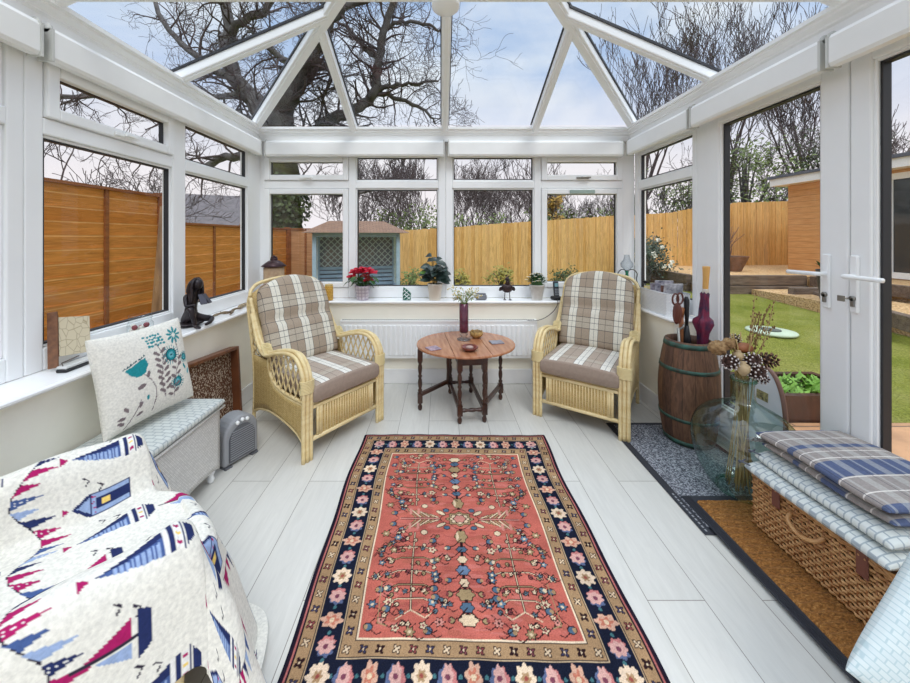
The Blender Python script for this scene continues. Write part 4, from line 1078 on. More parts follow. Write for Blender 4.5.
    t = item('seed_head', 'rough round dried seed head at the left of the bottle', 'seed head'); stem_to(t, (-.125, .0, .70))
    mb = MB(); mb.ball((-.13, 0, .715), (.042, .036, .034), 16, jit=lambda i, k: 1 + .16 * ((i * 7 + k * 5) % 3 - 1)); mb.build('head', pm('seed_husk', (170, 138, 96), .9, rgb2=(120, 88, 56), vscale=60, bump=1), t)
    mb = MB(); mb.ball((-.075, -.0, .735), (.03, .03, .026), 14, jit=lambda i, k: 1 + .16 * ((i * 3 + k * 5) % 3 - 1)); mb.build('head', bpy.data.materials['seed_husk'], t)
    t = item('dried_gourd', 'smooth brown oval dried pod at the top of the bunch', 'dried pod'); stem_to(t, (.0, .02, .68)); mb = MB(); mb.ball((.0, .0, .715), (.045, .03, .026), 16); mb.build('pod', pm('pod_brown', (156, 96, 58), .5, rgb2=(126, 74, 42), vscale=14), t)
    for k, (p, r) in enumerate((((-.045, -.05, .628), .03), ((-.045, -.02, .68), .024))):
        t = item('poppy_pod', ('pale poppy seed pod hanging between the pine cones', 'pale poppy seed pod just under the round seed head')[k], 'seed pod', 'pale poppy pods in the bottle'); stem_to(t, Vector(p) + Vector((0, 0, .0))); mb = MB()
        mb.lathe([(0, -r * 1.3), (r * .25, -r * 1.2), (r * .8, -r * .5), (r, .0), (r * .85, r * .6), (r * .4, r * .95), (r * .5, r * 1.15), (0, r * 1.2)], 16, p, wob=lambda a, z: 1 + .05 * math.cos(8 * a)); mb.build('pod', pm('poppy_tan', (190, 166, 128), .7), t)
    t = item('dried_grass', 'tall fine dried stalks rising from the glass bottle', 'dried grass')
    for k in range(11):
        hx = rnd.uniform(.02, .13); top = (hx + rnd.uniform(-.02, .05), rnd.uniform(-.05, .05), rnd.uniform(.82, .99)); b = Vector((rnd.uniform(-.03, .03), rnd.uniform(-.03, .03), .01)); n = Vector((rnd.uniform(-.02, .025), rnd.uniform(-.02, .02), .52))
        pts = spline([b, n, (hx * .6, top[1] * .5, .72), top], 6); mb = MB(); mb.tube(pts, .0016, 5); so = mb.build('stalk', STR if k % 2 else STR2, t)
        s2 = MB()
        for q in range(14):
            p = pts[-1 - q // 2] if q < 12 else pts[-7]; s2.ball(p + Vector((rnd.uniform(-.008, .008), rnd.uniform(-.008, .008), rnd.uniform(-.012, .012))), (.0035, .0035, .006), 5)
        tag(s2.build('seeds', STR2, so), kind='stuff')
    for k in range(9):
        top = (rnd.uniform(-.10, .0), rnd.uniform(-.05, .05), rnd.uniform(.72, .80)); mb = MB(); b = Vector((rnd.uniform(-.03, .03), rnd.uniform(-.03, .03), .01)); mb.tube(spline([b, (rnd.uniform(-.02, .02), 0, .52), top], 6), .003, 5); mb.build('stalk', STR, t)
carboy()

# oval white tray behind the bottle
t = thing('oval_board', 'white oval board with a brown rim leaning on the door frame behind the glass bottle', 'oval board', (1.742, 1.93, .012)); t.scale = (1, .95, .87)
t.rotation_euler = (0, math.radians(2.5), 0)
M_ = Matrix(((0, 0, 1, 0), (1, 0, 0, 0), (0, 1, 0, 0), (0, 0, 0, 1)))
ov = [(.125 * math.cos(a), .335 + .325 * math.sin(a)) for a in [2 * PI * k / 48 for k in range(48)]]
mb = MB(); mb.prism(ov, -.008, .008, 0, M_); mb.build('board', pm('oval_white', (222, 226, 230), .35), t)
mb = MB(); mb.tube([M_ @ Vector((x * 1.03, .335 + (y - .335) * 1.015, 0)) for x, y in ov], .011, 8, closed=True); mb.build('rim', pm('rim_brown', (128, 96, 82), .5), t)
mb = MB(); mb.box(-.012, -.009, -.03, .04, .46, .515); mb.build('picture', pm('small_print', (188, 178, 120), .6, rgb2=(60, 60, 60), vscale=60), t)

# ------------------------------------------------------------------ wicker basket with pads and a blanket
def hamper():
    X0, Y0 = 1.555, 1.262; hx, hy, h = .165, .315, .235
    WK = pm('wicker_strand', (206, 160, 108), .5, vscale=30, rgb2=(170, 118, 70)); WD = pm('wicker_stake', (150, 100, 60), .6)
    t = thing('wicker_hamper', 'rectangular woven wicker hamper on the coir mat by the french doors', 'basket', (X0, Y0, .0265))
    rows = 15; per = [(-hx, -hy), (hx, -hy), (hx, hy), (-hx, hy)]
    def strand(z, ph, amp=.0045, sp=.026):
        pts = []
        for q in range(4):
            a, b = Vector((*per[q], 0)), Vector((*per[(q + 1) % 4], 0)); d = (b - a); L = d.length; d.normalize(); nrm = Vector((d.y, -d.x, 0)); n = int(L / (sp / 2))
            n += n % 2
            for i in range(n): pts.append(a + d * (L * i / n) + nrm * (amp * math.sin(PI * i + PI / 2 + ph)) + Vector((0, 0, z)))
        return pts
    for r in range(rows):
        mb = MB(); mb.tube(strand(.012 + r * .0145, PI * (r % 2)), .0058, 5, closed=True); mb.build('woven_row', WK, t)
    mb = MB()
    for q in range(4):
        a, b = Vector((*per[q], 0)), Vector((*per[(q + 1) % 4], 0)); L = (b - a).length; n = int(L / .026)
        for i in range(n): p = a.lerp(b, i / n); mb.tube([p + Vector((0, 0, .004)), p + Vector((0, 0, h - .01))], .004, 5)
    tag(mb.build('stakes', WD, t), kind='stuff')
    mb = MB(); mb.box(-hx + .006, hx - .006, -hy + .006, hy - .006, .004, .2); mb.build('lining', pm('basket_lining', (110, 74, 44), .9), t)
    # lid: woven rows with plaited edge
    mb = MB()
    for i in range(23):
        y = -hy - .008 + (2 * hy + .016) * i / 22; mb.tube([(-hx - .006 + (2 * hx + .012) * k / 24, y, h - .003 + .0035 * (-1) ** (k + i)) for k in range(25)], .006, 5)
    mb.build('lid', WK, t)
    mb = MB()
    for k in range(3): mb.tube([(x + .004 * math.sin(i * 2.1 + k * 2.1), y + .004 * math.cos(i * 1.3), h - .004 + .006 * math.sin(i * 1.7 + k * 2.1)) for i, (x, y) in enumerate([(Vector(per[q]).lerp(Vector(per[(q + 1) % 4]), f / 30) * 1.04)[:] for q in range(4) for f in range(30)])], .0052, 5, closed=True)
    mb.build('lid_braid', WK, t)
    for y in (-.10, .20):
        mb = MB(); mb.box(-hx - .014, -hx - .009, y - .018, y + .018, .16, .245, b=.003); mb.build('leather_strap', pm('strap_leather', (112, 60, 44), .5), t)
    mb = MB(); mb.tube(spline([(-hx - .006, .14, .185), (-hx - .03, .13, .165), (-hx - .035, .08, .145), (-hx - .03, .03, .165), (-hx - .006, .02, .185)], 6), .008, 7); mb.build('carry_handle', WK, t)
    zt = .0265 + h + .006
    LF = leafcloth('pad_leaf_print', (214, 218, 214), (158, 168, 174), .032, .022)
    def pad(label, z, th, dx, dy, w, l, rz):
        def wp(x, y, zz): return (x, y, zz + .004 * math.sin(x * 14 + y * 9) - (.035 * max(0, -x / w * 2 - .72) if True else 0))
        t = thing('seat_pad', label, 'seat pad', (X0 + dx, Y0 + dy, z), rz, 'leaf-print seat pads on the hamper')
        o = pillow('cover', w, l, th, [LF], t, 26, e=.3, p=8, warp=wp, puff=.1); o.location = (0, 0, th / 2)
        for sy in (1,):
            mb = MB(); mb.tube(spline([(-w / 2 + .01, sy * (l / 2 - .02), th / 2), (-w / 2 - .02, sy * (l / 2 + .0), th / 2 + .01), (-w / 2 + .0, sy * (l / 2 + .02), th / 2 - .01), (-w / 2 + .03, sy * (l / 2 + .03), th / 2 - .005)], 5), .0035, 6); mb.build('tie', pm('tie_grey', (96, 100, 110), .9), t)
    pad('lower leaf-print seat pad lying directly on the hamper lid', zt + .012, .045, .0, .062, .42, .50, .02)
    pad('upper leaf-print seat pad between the lower pad and the blue blanket', zt + .060, .045, .025, .062, .40, .48, -.01)
    # folded check blanket
    zb = zt + .108
    PB = plaid('blue_check_wool', (150, 142, 138), (196, 196, 190), (66, 84, 122), .115, .30, [(.0, .28), (.62, .70)], [(.0, .26), (.52, .60)], [(.5, .52)], [(.0, .0)], (70, 74, 84), ox=.12, oy=.3, fx=.35, fy=.85, extra=([(.30, .315), (.43, .445), (.75, .765), (.98, .995)], (226, 220, 212), .8))
    t = thing('folded_blanket', 'folded blue and grey checked wool blanket on top of the seat pads', 'blanket', (X0 + .035, Y0 + .085, zb), .03)
    for k, (z, w, l, th, dy) in enumerate(((.0, .36, .45, .042, -.01), (.036, .385, .46, .05, .0))):
        def wp(x, y, zz, w=w): return (x, y, zz + .003 * math.sin(y * 18 + k))
        o = pillow('fold', w, l, th, [PB], t, 26, e=.4, p=6, warp=wp, puff=.15); o.location = (0, dy, z + th / 2)
    fr = MB(); rn = random.Random(5)
    for i in range(34):
        y = .19 + rn.uniform(-.015, .03); x = -.175 + i * .0035; fr.tube([(x, .20, .03), (x - rn.uniform(0, .03), .225 + rn.uniform(0, .02), .022 + rn.uniform(-.008, .012)), (x - rn.uniform(.0, .04), .245 + rn.uniform(0, .02), .01)], .0013, 4)
    tag(fr.build('fringe', pm('fringe_wool', (190, 182, 172), .9, rgb2=(70, 70, 80), vscale=80), t), kind='stuff')
hamper()
# pale aqua cushion leaning on the hamper end
AQ = weave_mat('aqua_diamond', (212, 222, 222), (204, 216, 218), (180, 200, 204), .02, .012, 'XY', .003)
t = thing('aqua_cushion', 'pale aqua quilted cushion leaning against the near end of the hamper', 'cushion', (1.24, .80, .345))
o = pillow('cover', .47, .47, .12, [AQ], t, 30, e=.42, p=4, pinch=.04, puff=.3)
t.rotation_euler = (Matrix.Rotation(math.radians(80), 4, 'X') @ Matrix.Rotation(math.radians(-42), 4, 'Z')).to_euler()
# ================================================================== THINGS ON THE TABLE AND THE SILLS
ZT, ZS = .4905, .7355
TBL = Matrix.Translation((.19, 2.73, 0)) @ Matrix.Rotation(math.radians(6.5), 4, 'Z')
GLZ = glass_mat('clear_glass', (.95, .97, .97), .05, (.9, .93, .93))
t = thing('flower_vase', 'deep purple cylinder vase on a clear glass foot holding white flowers, on the table', 'vase', (.18, 2.80, ZT))
mb = MB(); mb.lathe([(0, 0), (.052, 0), (.054, .006), (.03, .012), (.018, .022), (.034, .045), (.02, .06)], 24); mb.build('glass_foot', glass_mat('foot_glass', (.86, .88, .9), .05, (.5, .52, .56)), t)
mb = MB(); mb.lathe([(.0, .058), (.033, .06), (.036, .075), (.036, .285), (.033, .287), (.033, .09), (0, .088)], 28, cap=False); mb.build('vase', pm('purple_glass', (70, 18, 44), .12, rgb2=(104, 40, 62), vscale=18, coat=.5), t)
rnd = random.Random(21)
LEAFY, WHF, YEL = pm('fresh_green', (126, 146, 66), .6), pm('white_petal', (242, 240, 228), .7), pm('yellow_centre', (216, 190, 70), .7)
for k in range(26):
    a = rnd.uniform(0, 2 * PI); r = rnd.uniform(.02, .13); h = .33 + rnd.uniform(0, .10) - r * .2; tip = Vector((r * math.cos(a) * 1.0, r * math.sin(a) * .8, h))
    mb = MB(); mb.tube(spline([(.012 * math.cos(a), .012 * math.sin(a), .15), (.02 * math.cos(a), .02 * math.sin(a), .29), tip], 5), .0015, 5)
    for q in range(5):
        f = rnd.uniform(.5, 1); p = Vector((.02 * math.cos(a), .02 * math.sin(a), .29)).lerp(tip, f); mb.leaf(p, (rnd.uniform(-1, 1), rnd.uniform(-1, 1), rnd.uniform(-.2, .8)), (0, 0, 1), .03, .009)
    so = mb.build('flower_stem', LEAFY, t); f = MB()
    for q in range(4):
        c = tip + Vector((rnd.uniform(-.022, .022), rnd.uniform(-.022, .022), rnd.uniform(-.01, .018)))
        for j in range(6): b = j * PI / 3 + q; f.leaf(c, (math.cos(b), math.sin(b), .35), (0, 0, 1), .018, .012, 0, n=1)
        f.ball(c, .005, 6, 1)
    f.build('flower_head', [WHF, YEL], so)
t = thing('wicker_ball_bowl', 'small straw basket bowl near the back of the table', 'bowl', (.285, 2.86, ZT))
ST = pm('straw', (196, 160, 96), .7, rgb2=(140, 104, 56), vscale=60)
mb = MB(); mb.lathe([(0, .0), (.03, .002), (.05, .02), (.054, .035), (.048, .05), (.044, .05), (.046, .03), (.03, .01), (0, .008)], 24, wob=lambda a, z: 1 + .03 * math.sin(a * 14 + z * 200)); mb.build('bowl', ST, t)
for k in range(5): a = k * 1.26; m = MB(); m.tube([(.047 * math.cos(a + q * .2), .047 * math.sin(a + q * .2), .04 + .012 * math.sin(q * 1.3 + k)) for q in range(12)], .004, 5); m.build('braid', ST, t)
mb = MB(); mb.ball((.0, 0, .035), (.034, .034, .022), 14, jit=lambda i, k: 1 + .1 * ((i * 5 + k * 3) % 3 - 1)); mb.build('filling', pm('potpourri', (176, 144, 92), .9, rgb2=(96, 66, 40), vscale=90), t)
t = thing('wooden_bowl', 'shallow red-brown bowl at the front of the table', 'bowl', (.205, 2.53, ZT))
mb = MB(); mb.lathe([(0, 0), (.028, 0), (.05, .012), (.062, .028), (.058, .031), (.045, .016), (0, .010)], 32, cap=False); mb.build('bowl', pm('red_brown_bowl', (128, 58, 40), .3, rgb2=(98, 40, 28), vscale=12, coat=.4), t)
mb = MB(); mb.ball((.0, 0, .024), (.028, .022, .012), 12); mb.build('stone', pm('grey_stone', (176, 150, 140), .6), t)
t = thing('coaster', 'patterned square coaster at the left edge of the table top', 'coaster', (-.055, 2.575, ZT), .5)
mb = MB(); mb.box(-.045, .045, -.045, .045, 0, .006, b=.002); mb.build('tile', pm('coaster_pink', (196, 168, 176), .35, rgb2=(110, 96, 120), vscale=50), t)
t = thing('coaster', 'grey-blue coaster at the right side of the table top', 'coaster', (.425, 2.72, ZT), .2)
mb = MB(); mb.box(-.05, .05, -.04, .04, 0, .008, b=.002); mb.build('tile', pm('coaster_grey', (150, 156, 172), .3, rgb2=(120, 112, 120), vscale=40), t)

# ---- back sill (left to right)
YS0 = 3.205
def S(px): return (px - CX) * YS0 / F
t = thing('lantern', 'squat lantern with a dark fluted metal top in the back left corner of the sill', 'lantern', (S(275), YS0 - .02, ZS)); t.scale = (.95, .95, 1)
mb = MB(); mb.lathe([(0, 0), (.085, 0), (.09, .01), (.09, .29), (.08, .30), (0, .30)], 28); mb.build('body', pm('stone_beige', (186, 160, 128), .6, rgb2=(150, 120, 92), vscale=18), t)
mb = MB(); mb.lathe([(.105, .30), (.108, .305), (.07, .335), (.045, .352), (.03, .357), (.034, .365), (.03, .375), (0, .377)], 28, wob=lambda a, z: 1 + .035 * math.cos(a * 14)); mb.build('hood', pm('dark_bronze', (62, 40, 44), .35, .5), t)
mb = MB(); [mb.ball((.02 * math.cos(a), .02 * math.sin(a), .380), .012, 8) for a in (0, 1.6, 3.1, 4.7)]; mb.ball((0, 0, .387), .014, 8); mb.build('finial', bpy.data.materials['dark_bronze'], t)
t = thing('candle_jar', 'small amber honeycomb candle jar on the back sill behind the left armchair', 'candle', (S(330), YS0 - .03, ZS)); t.scale = (1, 1, 1.2)
mb = MB(); mb.lathe([(0, 0), (.034, 0), (.037, .006), (.037, .1), (.034, .106), (.030, .106), (.03, .095), (0, .095)], 24); mb.build('jar', weave_mat('honeycomb', (222, 178, 82), (206, 158, 64), (160, 112, 40), .018, .012), t)
mb = MB(); mb.lathe([(0, .106), (.034, .106), (.034, .118), (0, .12)], 24); mb.tube([(0, 0, .118), (0, .002, .128)], .002, 5); mb.build('lid', pm('amber_lid', (206, 176, 110), .4), t)

def pot(parent, r0, r1, h, mat, nm='pot'):
    mb = MB(); mb.lathe([(0, 0), (r0 * .95, 0), (r0, .006), (r1, h - .012), (r1 + .003, h - .01), (r1 + .003, h), (r1 - .006, h), (r1 - .01, h - .02), (0, h - .02)], 28); mb.build(nm, mat, parent)
    mb = MB(); mb.lathe([(0, h - .018), (r1 - .009, h - .018)], 20, cap=True); mb.build('soil', pm('potting_soil', (58, 42, 32), .95, bump=.8), parent)
DG = pm('dark_leaf', (44, 60, 52), .4, rgb2=(28, 40, 40), vscale=20); MG_ = pm('mid_leaf', (70, 110, 54), .5, rgb2=(48, 84, 40), vscale=20)
t = thing('red_cyclamen', 'red flowering pot plant in a pale checked pot on the back sill', 'plant', (S(362.5), YS0, ZS))
pot(t, .052, .066, .125, plaid('pot_check', (214, 206, 210), (190, 178, 190), (190, 178, 190), .03, .03, [(0, .4)], [(0, .4)], [(.0, .08)], [(.0, .08)], (140, 120, 140), fx=.6, fy=.6, axes='XZ'))
rnd = random.Random(4); mb = MB()
for k in range(26):
    a = rnd.uniform(0, 2 * PI); e = rnd.uniform(.2, 1.1); p = Vector((.02 * math.cos(a), .02 * math.sin(a), .115)); q = p + Vector((math.cos(a) * e * .10, math.sin(a) * e * .08, rnd.uniform(.02, .11)))
    mb.tube([p, q], .0018, 4); mb.leaf(q, (math.cos(a), math.sin(a), -.5), (0, 0, 1), rnd.uniform(.055, .08), rnd.uniform(.04, .055))
mb.build('foliage', MG_, t); RD = pm('crimson_petal', (196, 20, 52), .55)
for k, (x, z) in enumerate(((-.07, .245), (-.035, .26), (.0, .25), (.035, .262), (.07, .25), (-.09, .20), (.02, .20), (.055, .17), (-.05, .23), (.01, .268), (.09, .235))):
    y = rnd.uniform(-.04, .03); m = MB(); m.tube([(x * .3, 0, .11), (x * .8, y, z - .02)], .0018, 4, 1)
    for j in range(7): b = j * .9 + k; m.leaf((x, y, z), (math.cos(b), math.sin(b) * .8, .5 + .4 * math.sin(b * 3)), (0, -.5, 1), .05, .042, 0, n=3)
    m.build('flower', [RD, MG_], t)
t = thing('green_ornament', 'small green leaf-shaped ornament with white zigzag lines on the back sill', 'ornament', (S(407), YS0 - .02, ZS))
sh = [(-.034, 0), (.036, 0), (.038, .06), (.01, .088), (-.03, .115), (-.036, .06)]
mb = MB(); mb.prism(sh, -.012, .012, 0, Matrix(((1, 0, 0, 0), (0, 0, 1, 0), (0, 1, 0, 0), (0, 0, 0, 1)))); bevel(mb.build('body', pm('jade_green', (30, 104, 84), .35), t), .004)
mb = MB()
for a, b in (((-.03, .01), (.02, .05)), ((.03, .01), (-.025, .055)), ((-.03, .04), (.012, .08)), ((.034, .04), (-.022, .085)), ((.0, .003), (.034, .03)), ((-.032, .07), (-.01, .095))): mb.tube([(a[0], -.013, a[1]), (b[0], -.013, b[1])], .0028, 5)
mb.build('zigzag_lines', WHITE, t)
t = thing('rubber_plant', 'dark-leaved pot plant in a cream ribbed pot on the back sill, behind the table', 'plant', (S(435), YS0 - .005, ZS))
pot(t, .052, .066, .145, pm('cream_pot', (222, 212, 196), .5))
rnd = random.Random(12)
DG2 = pm('blackish_leaf', (36, 48, 46), .3, rgb2=(58, 78, 70), vscale=14)
for k in range(8):
    a = k * .82 + .3; top = Vector((math.cos(a) * rnd.uniform(.03, .10), math.sin(a) * .05, .145 + rnd.uniform(.10, .24))); m = MB(); pts = spline([(.012 * math.cos(a), .012 * math.sin(a), .12), (top.x * .4, top.y * .4, .2), top], 6); m.tube(pts, .003, 5); so = m.build('stem', pm('plant_stem', (84, 84, 52), .6), t); f = MB()
    for j in range(8):
        p = pts[min(len(pts) - 1, 4 + j * 2 % 9)]; b = j * 2.4 + k; L = rnd.uniform(.085, .11); f.tube([p, p + Vector((math.cos(b) * .02, math.sin(b) * .012, .008))], .0015, 4); f.leaf(p + Vector((math.cos(b) * .02, math.sin(b) * .012, .008)), (math.cos(b), math.sin(b) * .6, rnd.uniform(-.3, .5)), (rnd.uniform(-.4, .4), -.8, .8), L, L * .55, 0)
    f.build('leaves', DG2, so)
m = MB(); m.leaf((-.07, -.02, .24), (-.9, -.1, .2), (0, -.8, .6), .07, .035); m.build('young_leaf', pm('bright_leaf', (108, 156, 70), .4), t)
t = thing('grey_speaker', 'small grey rounded box on the back sill right of the table flowers', 'device', (S(481), YS0, ZS))
mb = MB(); mb.box(-.05, .05, -.03, .03, 0, .05, b=.012); mb.build('body', pm('grey_fabric', (120, 122, 128), .8), t); mb = MB(); mb.box(-.044, .044, -.024, .024, .05, .056, b=.004); mb.build('top', pm('mid_grey', (88, 90, 96), .5), t)
t = thing('bird_figurine', 'dark metal bird figurine with thin legs on the back sill', 'figurine', (S(507), YS0 - .01, ZS))
BR = pm('rusty_brown', (66, 46, 44), .5, .3, rgb2=(44, 30, 32), vscale=30)
mb = MB(); mb.ball((0, 0, .105), (.052, .034, .042), 16); mb.tube([(.0, 0, .13), (.006, 0, .16), (.0, 0, .18)], [.026, .017, .015], 10); mb.ball((0, 0, .185), (.02, .018, .02), 12); mb.build('body', BR, t)
mb = MB(); mb.tube([(.006, -.012, .185), (.02, -.04, .18)], [.007, .001], 8); mb.build('beak', BR, t)
for sx in (-1, 1):
    mb = MB(); mb.leaf((sx * .035, 0, .125), (sx * .6, 0, -.8), (0, -1, 0), .06, .035); mb.build('wing', BR, t)
    mb = MB(); mb.tube([(sx * .02, 0, .075), (sx * .024, 0, .005)], .0035, 6); [mb.tube([(sx * .024, 0, .004), (sx * .024 + .018 * math.sin(a), -.026 * math.cos(a), .003)], .003, 5) for a in (-.7, 0, .7)]; mb.build('leg', BR, t)
t = thing('white_flower_pot', 'small bushy plant with white flowers in a whitewashed pot on the back sill', 'plant', (S(537), YS0, ZS))
pot(t, .046, .066, .135, pm('whitewashed_pot', (216, 212, 206), .8, rgb2=(192, 188, 182), vscale=16))
rnd = random.Random(33); mb = MB(); f = MB()
for k in range(420):
    a = rnd.uniform(0, 2 * PI); e = rnd.uniform(0, 1.25); r = rnd.uniform(.06, .10); d = Vector((math.sin(e) * math.cos(a), math.sin(e) * math.sin(a), math.cos(e))); p = Vector((0, 0, .125)) + Vector((d.x * r, d.y * r * .8, d.z * r)); mb.leaf(p * .96 + Vector((0, 0, .005)), d + Vector((rnd.uniform(-.6, .6), rnd.uniform(-.6, .6), rnd.uniform(-.3, .6))), (0, 0, 1), .030, .010, n=1)
    if k % 14 == 0:
        c = Vector((0, 0, .125)) + Vector((d.x * .112, d.y * .09, d.z * .115))
        for j in range(6): b = j * PI / 3; f.leaf(c, (math.cos(b), math.sin(b), .3), (0, 0, 1), .018, .012, 0, n=1)
        f.ball(c, .004, 6, 1)
mb.ball((0, 0, .145), (.05, .045, .05), 12, jit=lambda i, k: 1 + .12 * ((i * 5 + k * 3) % 3 - 1)); mb.build('foliage', MG_, t); f.build('flowers', [WHF, YEL], t)
t = thing('cordless_phone', 'black cordless phone standing in its dock on the back sill', 'phone', (S(556.5), YS0 - .01, ZS), .15)
mb = MB(); mb.box(-.045, .045, -.035, .045, 0, .03, b=.01); mb.build('dock', BLACK, t)
mb = MB(); mb.box(-.024, .024, -.012, .014, .01, .165, 0, Matrix.Rotation(-.16, 4, 'X'), b=.007); ho = mb.build('handset', pm('phone_slate', (44, 50, 60), .3), t)
mb = MB(); mb.box(-.016, .016, -.0135, -.011, .115, .148, 0, Matrix.Rotation(-.16, 4, 'X')); mb.build('screen', pm('phone_screen', (120, 160, 170), .2), ho)
mb = MB(); [mb.box(-.016 + i * .012, -.008 + i * .012, -.0135, -.011, .04 + j * .016, .05 + j * .016, 0, Matrix.Rotation(-.16, 4, 'X')) for i in range(3) for j in range(4)]; tag(mb.build('keypad', pm('phone_keys', (150, 156, 166), .4), ho), kind='stuff')
mb = MB(); mb.tube(spline([(S(556), 3.16, ZS + .012), (S(554), 3.10, ZS + .006), (S(553), 3.085, .71), (S(549), 3.08, .655), (S(541), 3.08, .60), (S(532), 3.075, .575), (S(524), 3.075, .5755)], 6), .0028, 6)
tag(mb.build('phone_cable', BLACK), 'thin black cable hanging from the phone dock down to the radiator', 'cable')
# cruet / candle holder in the right corner
t = thing('wire_candle_holder', 'black wire candle holder with green glass and clear shade in the right sill corner', 'candle holder', (1.66, 3.17, ZS))
IR = pm('wrought_iron', (30, 30, 32), .5, .6)
mb = MB(); mb.lathe([(0, 0), (.055, 0), (.055, .008), (.01, .012)], 20); mb.tube([(0, 0, .01), (0, 0, .19)], .005, 7); mb.build('stem', IR, t)
mb = MB(); mb.lathe([(0, .10), (.016, .105), (.036, .13), (.034, .165), (.018, .20), (.012, .24), (.018, .26), (0, .262)], 20); mb.build('green_glass', pm('emerald_glass', (20, 120, 84), .1, coat=.5), t)
mb = MB(); mb.lathe([(.012, .262), (.02, .27), (.05, .30), (.052, .33), (.03, .36), (.02, .40), (.026, .405)], 20, cap=False); mb.build('glass_shade', glass_mat('shade_glass', (.85, .88, .9), .05, (.5, .55, .6)), t)
for sx in (-1, 1):
    mb = MB(); mb.tube(spline([(0, 0, .262), (sx * .05, -.005, .275), (sx * .085, -.01, .24), (sx * .08, -.012, .18), (sx * .12, -.014, .105), (sx * .155, -.016, .12), (sx * .155, -.016, .15)], 5), .004, 6)
    mb.lathe([(0, .15), (.018, .155), (.022, .175), (.016, .177), (0, .16)], 14, (sx * .155, -.016, 0)); mb.build('arm', IR, t)
# ---- right sill: white wicker basket with magazines
t = thing('magazine_basket', 'white woven basket of magazines on the right window sill', 'basket', (1.69, 2.70, ZS))
WB = weave_mat('white_wicker', (244, 244, 244), (230, 232, 234), (168, 174, 180), .018, .010)
def tray4(b, h, th, fl, mat, parent, nm):
    hx, hy = b; M4 = [(-hx, hx, -hy, -hy + th), (-hx, hx, hy - th, hy), (-hx, -hx + th, -hy + th, hy - th), (hx - th, hx, -hy + th, hy - th)]
    mb = MB()
    for q in M4: mb.box(*q, 0, h)
    mb.box(-hx + th, hx - th, -hy + th, hy - th, 0, fl); return mb.build(nm, mat, parent)
tray4((.085, .17), .155, .01, .008, WB, t, 'basket')
mb = MB(); mb.tube([(x * .083, y * .168, .155) for x, y in ((-1, -1), (1, -1), (1, 1), (-1, 1))], .008, 6, closed=True); mb.build('rim', WB, t)
MG_G = 'magazines in the white basket'
for k, (dy, dx, tilt, hh, col, c2, lab) in enumerate(((-.10, .0, .10, .235, (214, 214, 218), (120, 120, 132), 'pale grey magazine at the near end of the white basket'), (-.065, .005, .05, .22, (150, 110, 96), (70, 44, 44), 'brown-covered magazine second from the near end of the white basket'),
        (-.02, .0, -.04, .245, (202, 200, 210), (90, 90, 110), 'whitish magazine standing highest in the white basket'), (.03, -.004, -.08, .22, (190, 186, 196), (110, 96, 104), 'mauve-grey magazine in the middle of the white basket'), (.10, -.006, -.12, .19, (226, 196, 70), (240, 236, 220), 'yellow and white booklet at the far end of the white basket'))):
    q = thing('magazine', lab, 'magazine', (1.69 + dx, 2.70 + dy, ZS + .0085), 0, MG_G); q.rotation_euler = (tilt, 0, 0)
    mb = MB(); mb.box(-.068, .068, -.004, .004, 0, hh - .02); mb.build('cover', pm('mag_%d' % k, col, .35, rgb2=c2, vscale=34), q); mb = MB(); mb.box(-.0665, .067, -.003, .003, hh - .02, hh - .0185); mb.build('pages', WHITE, q)
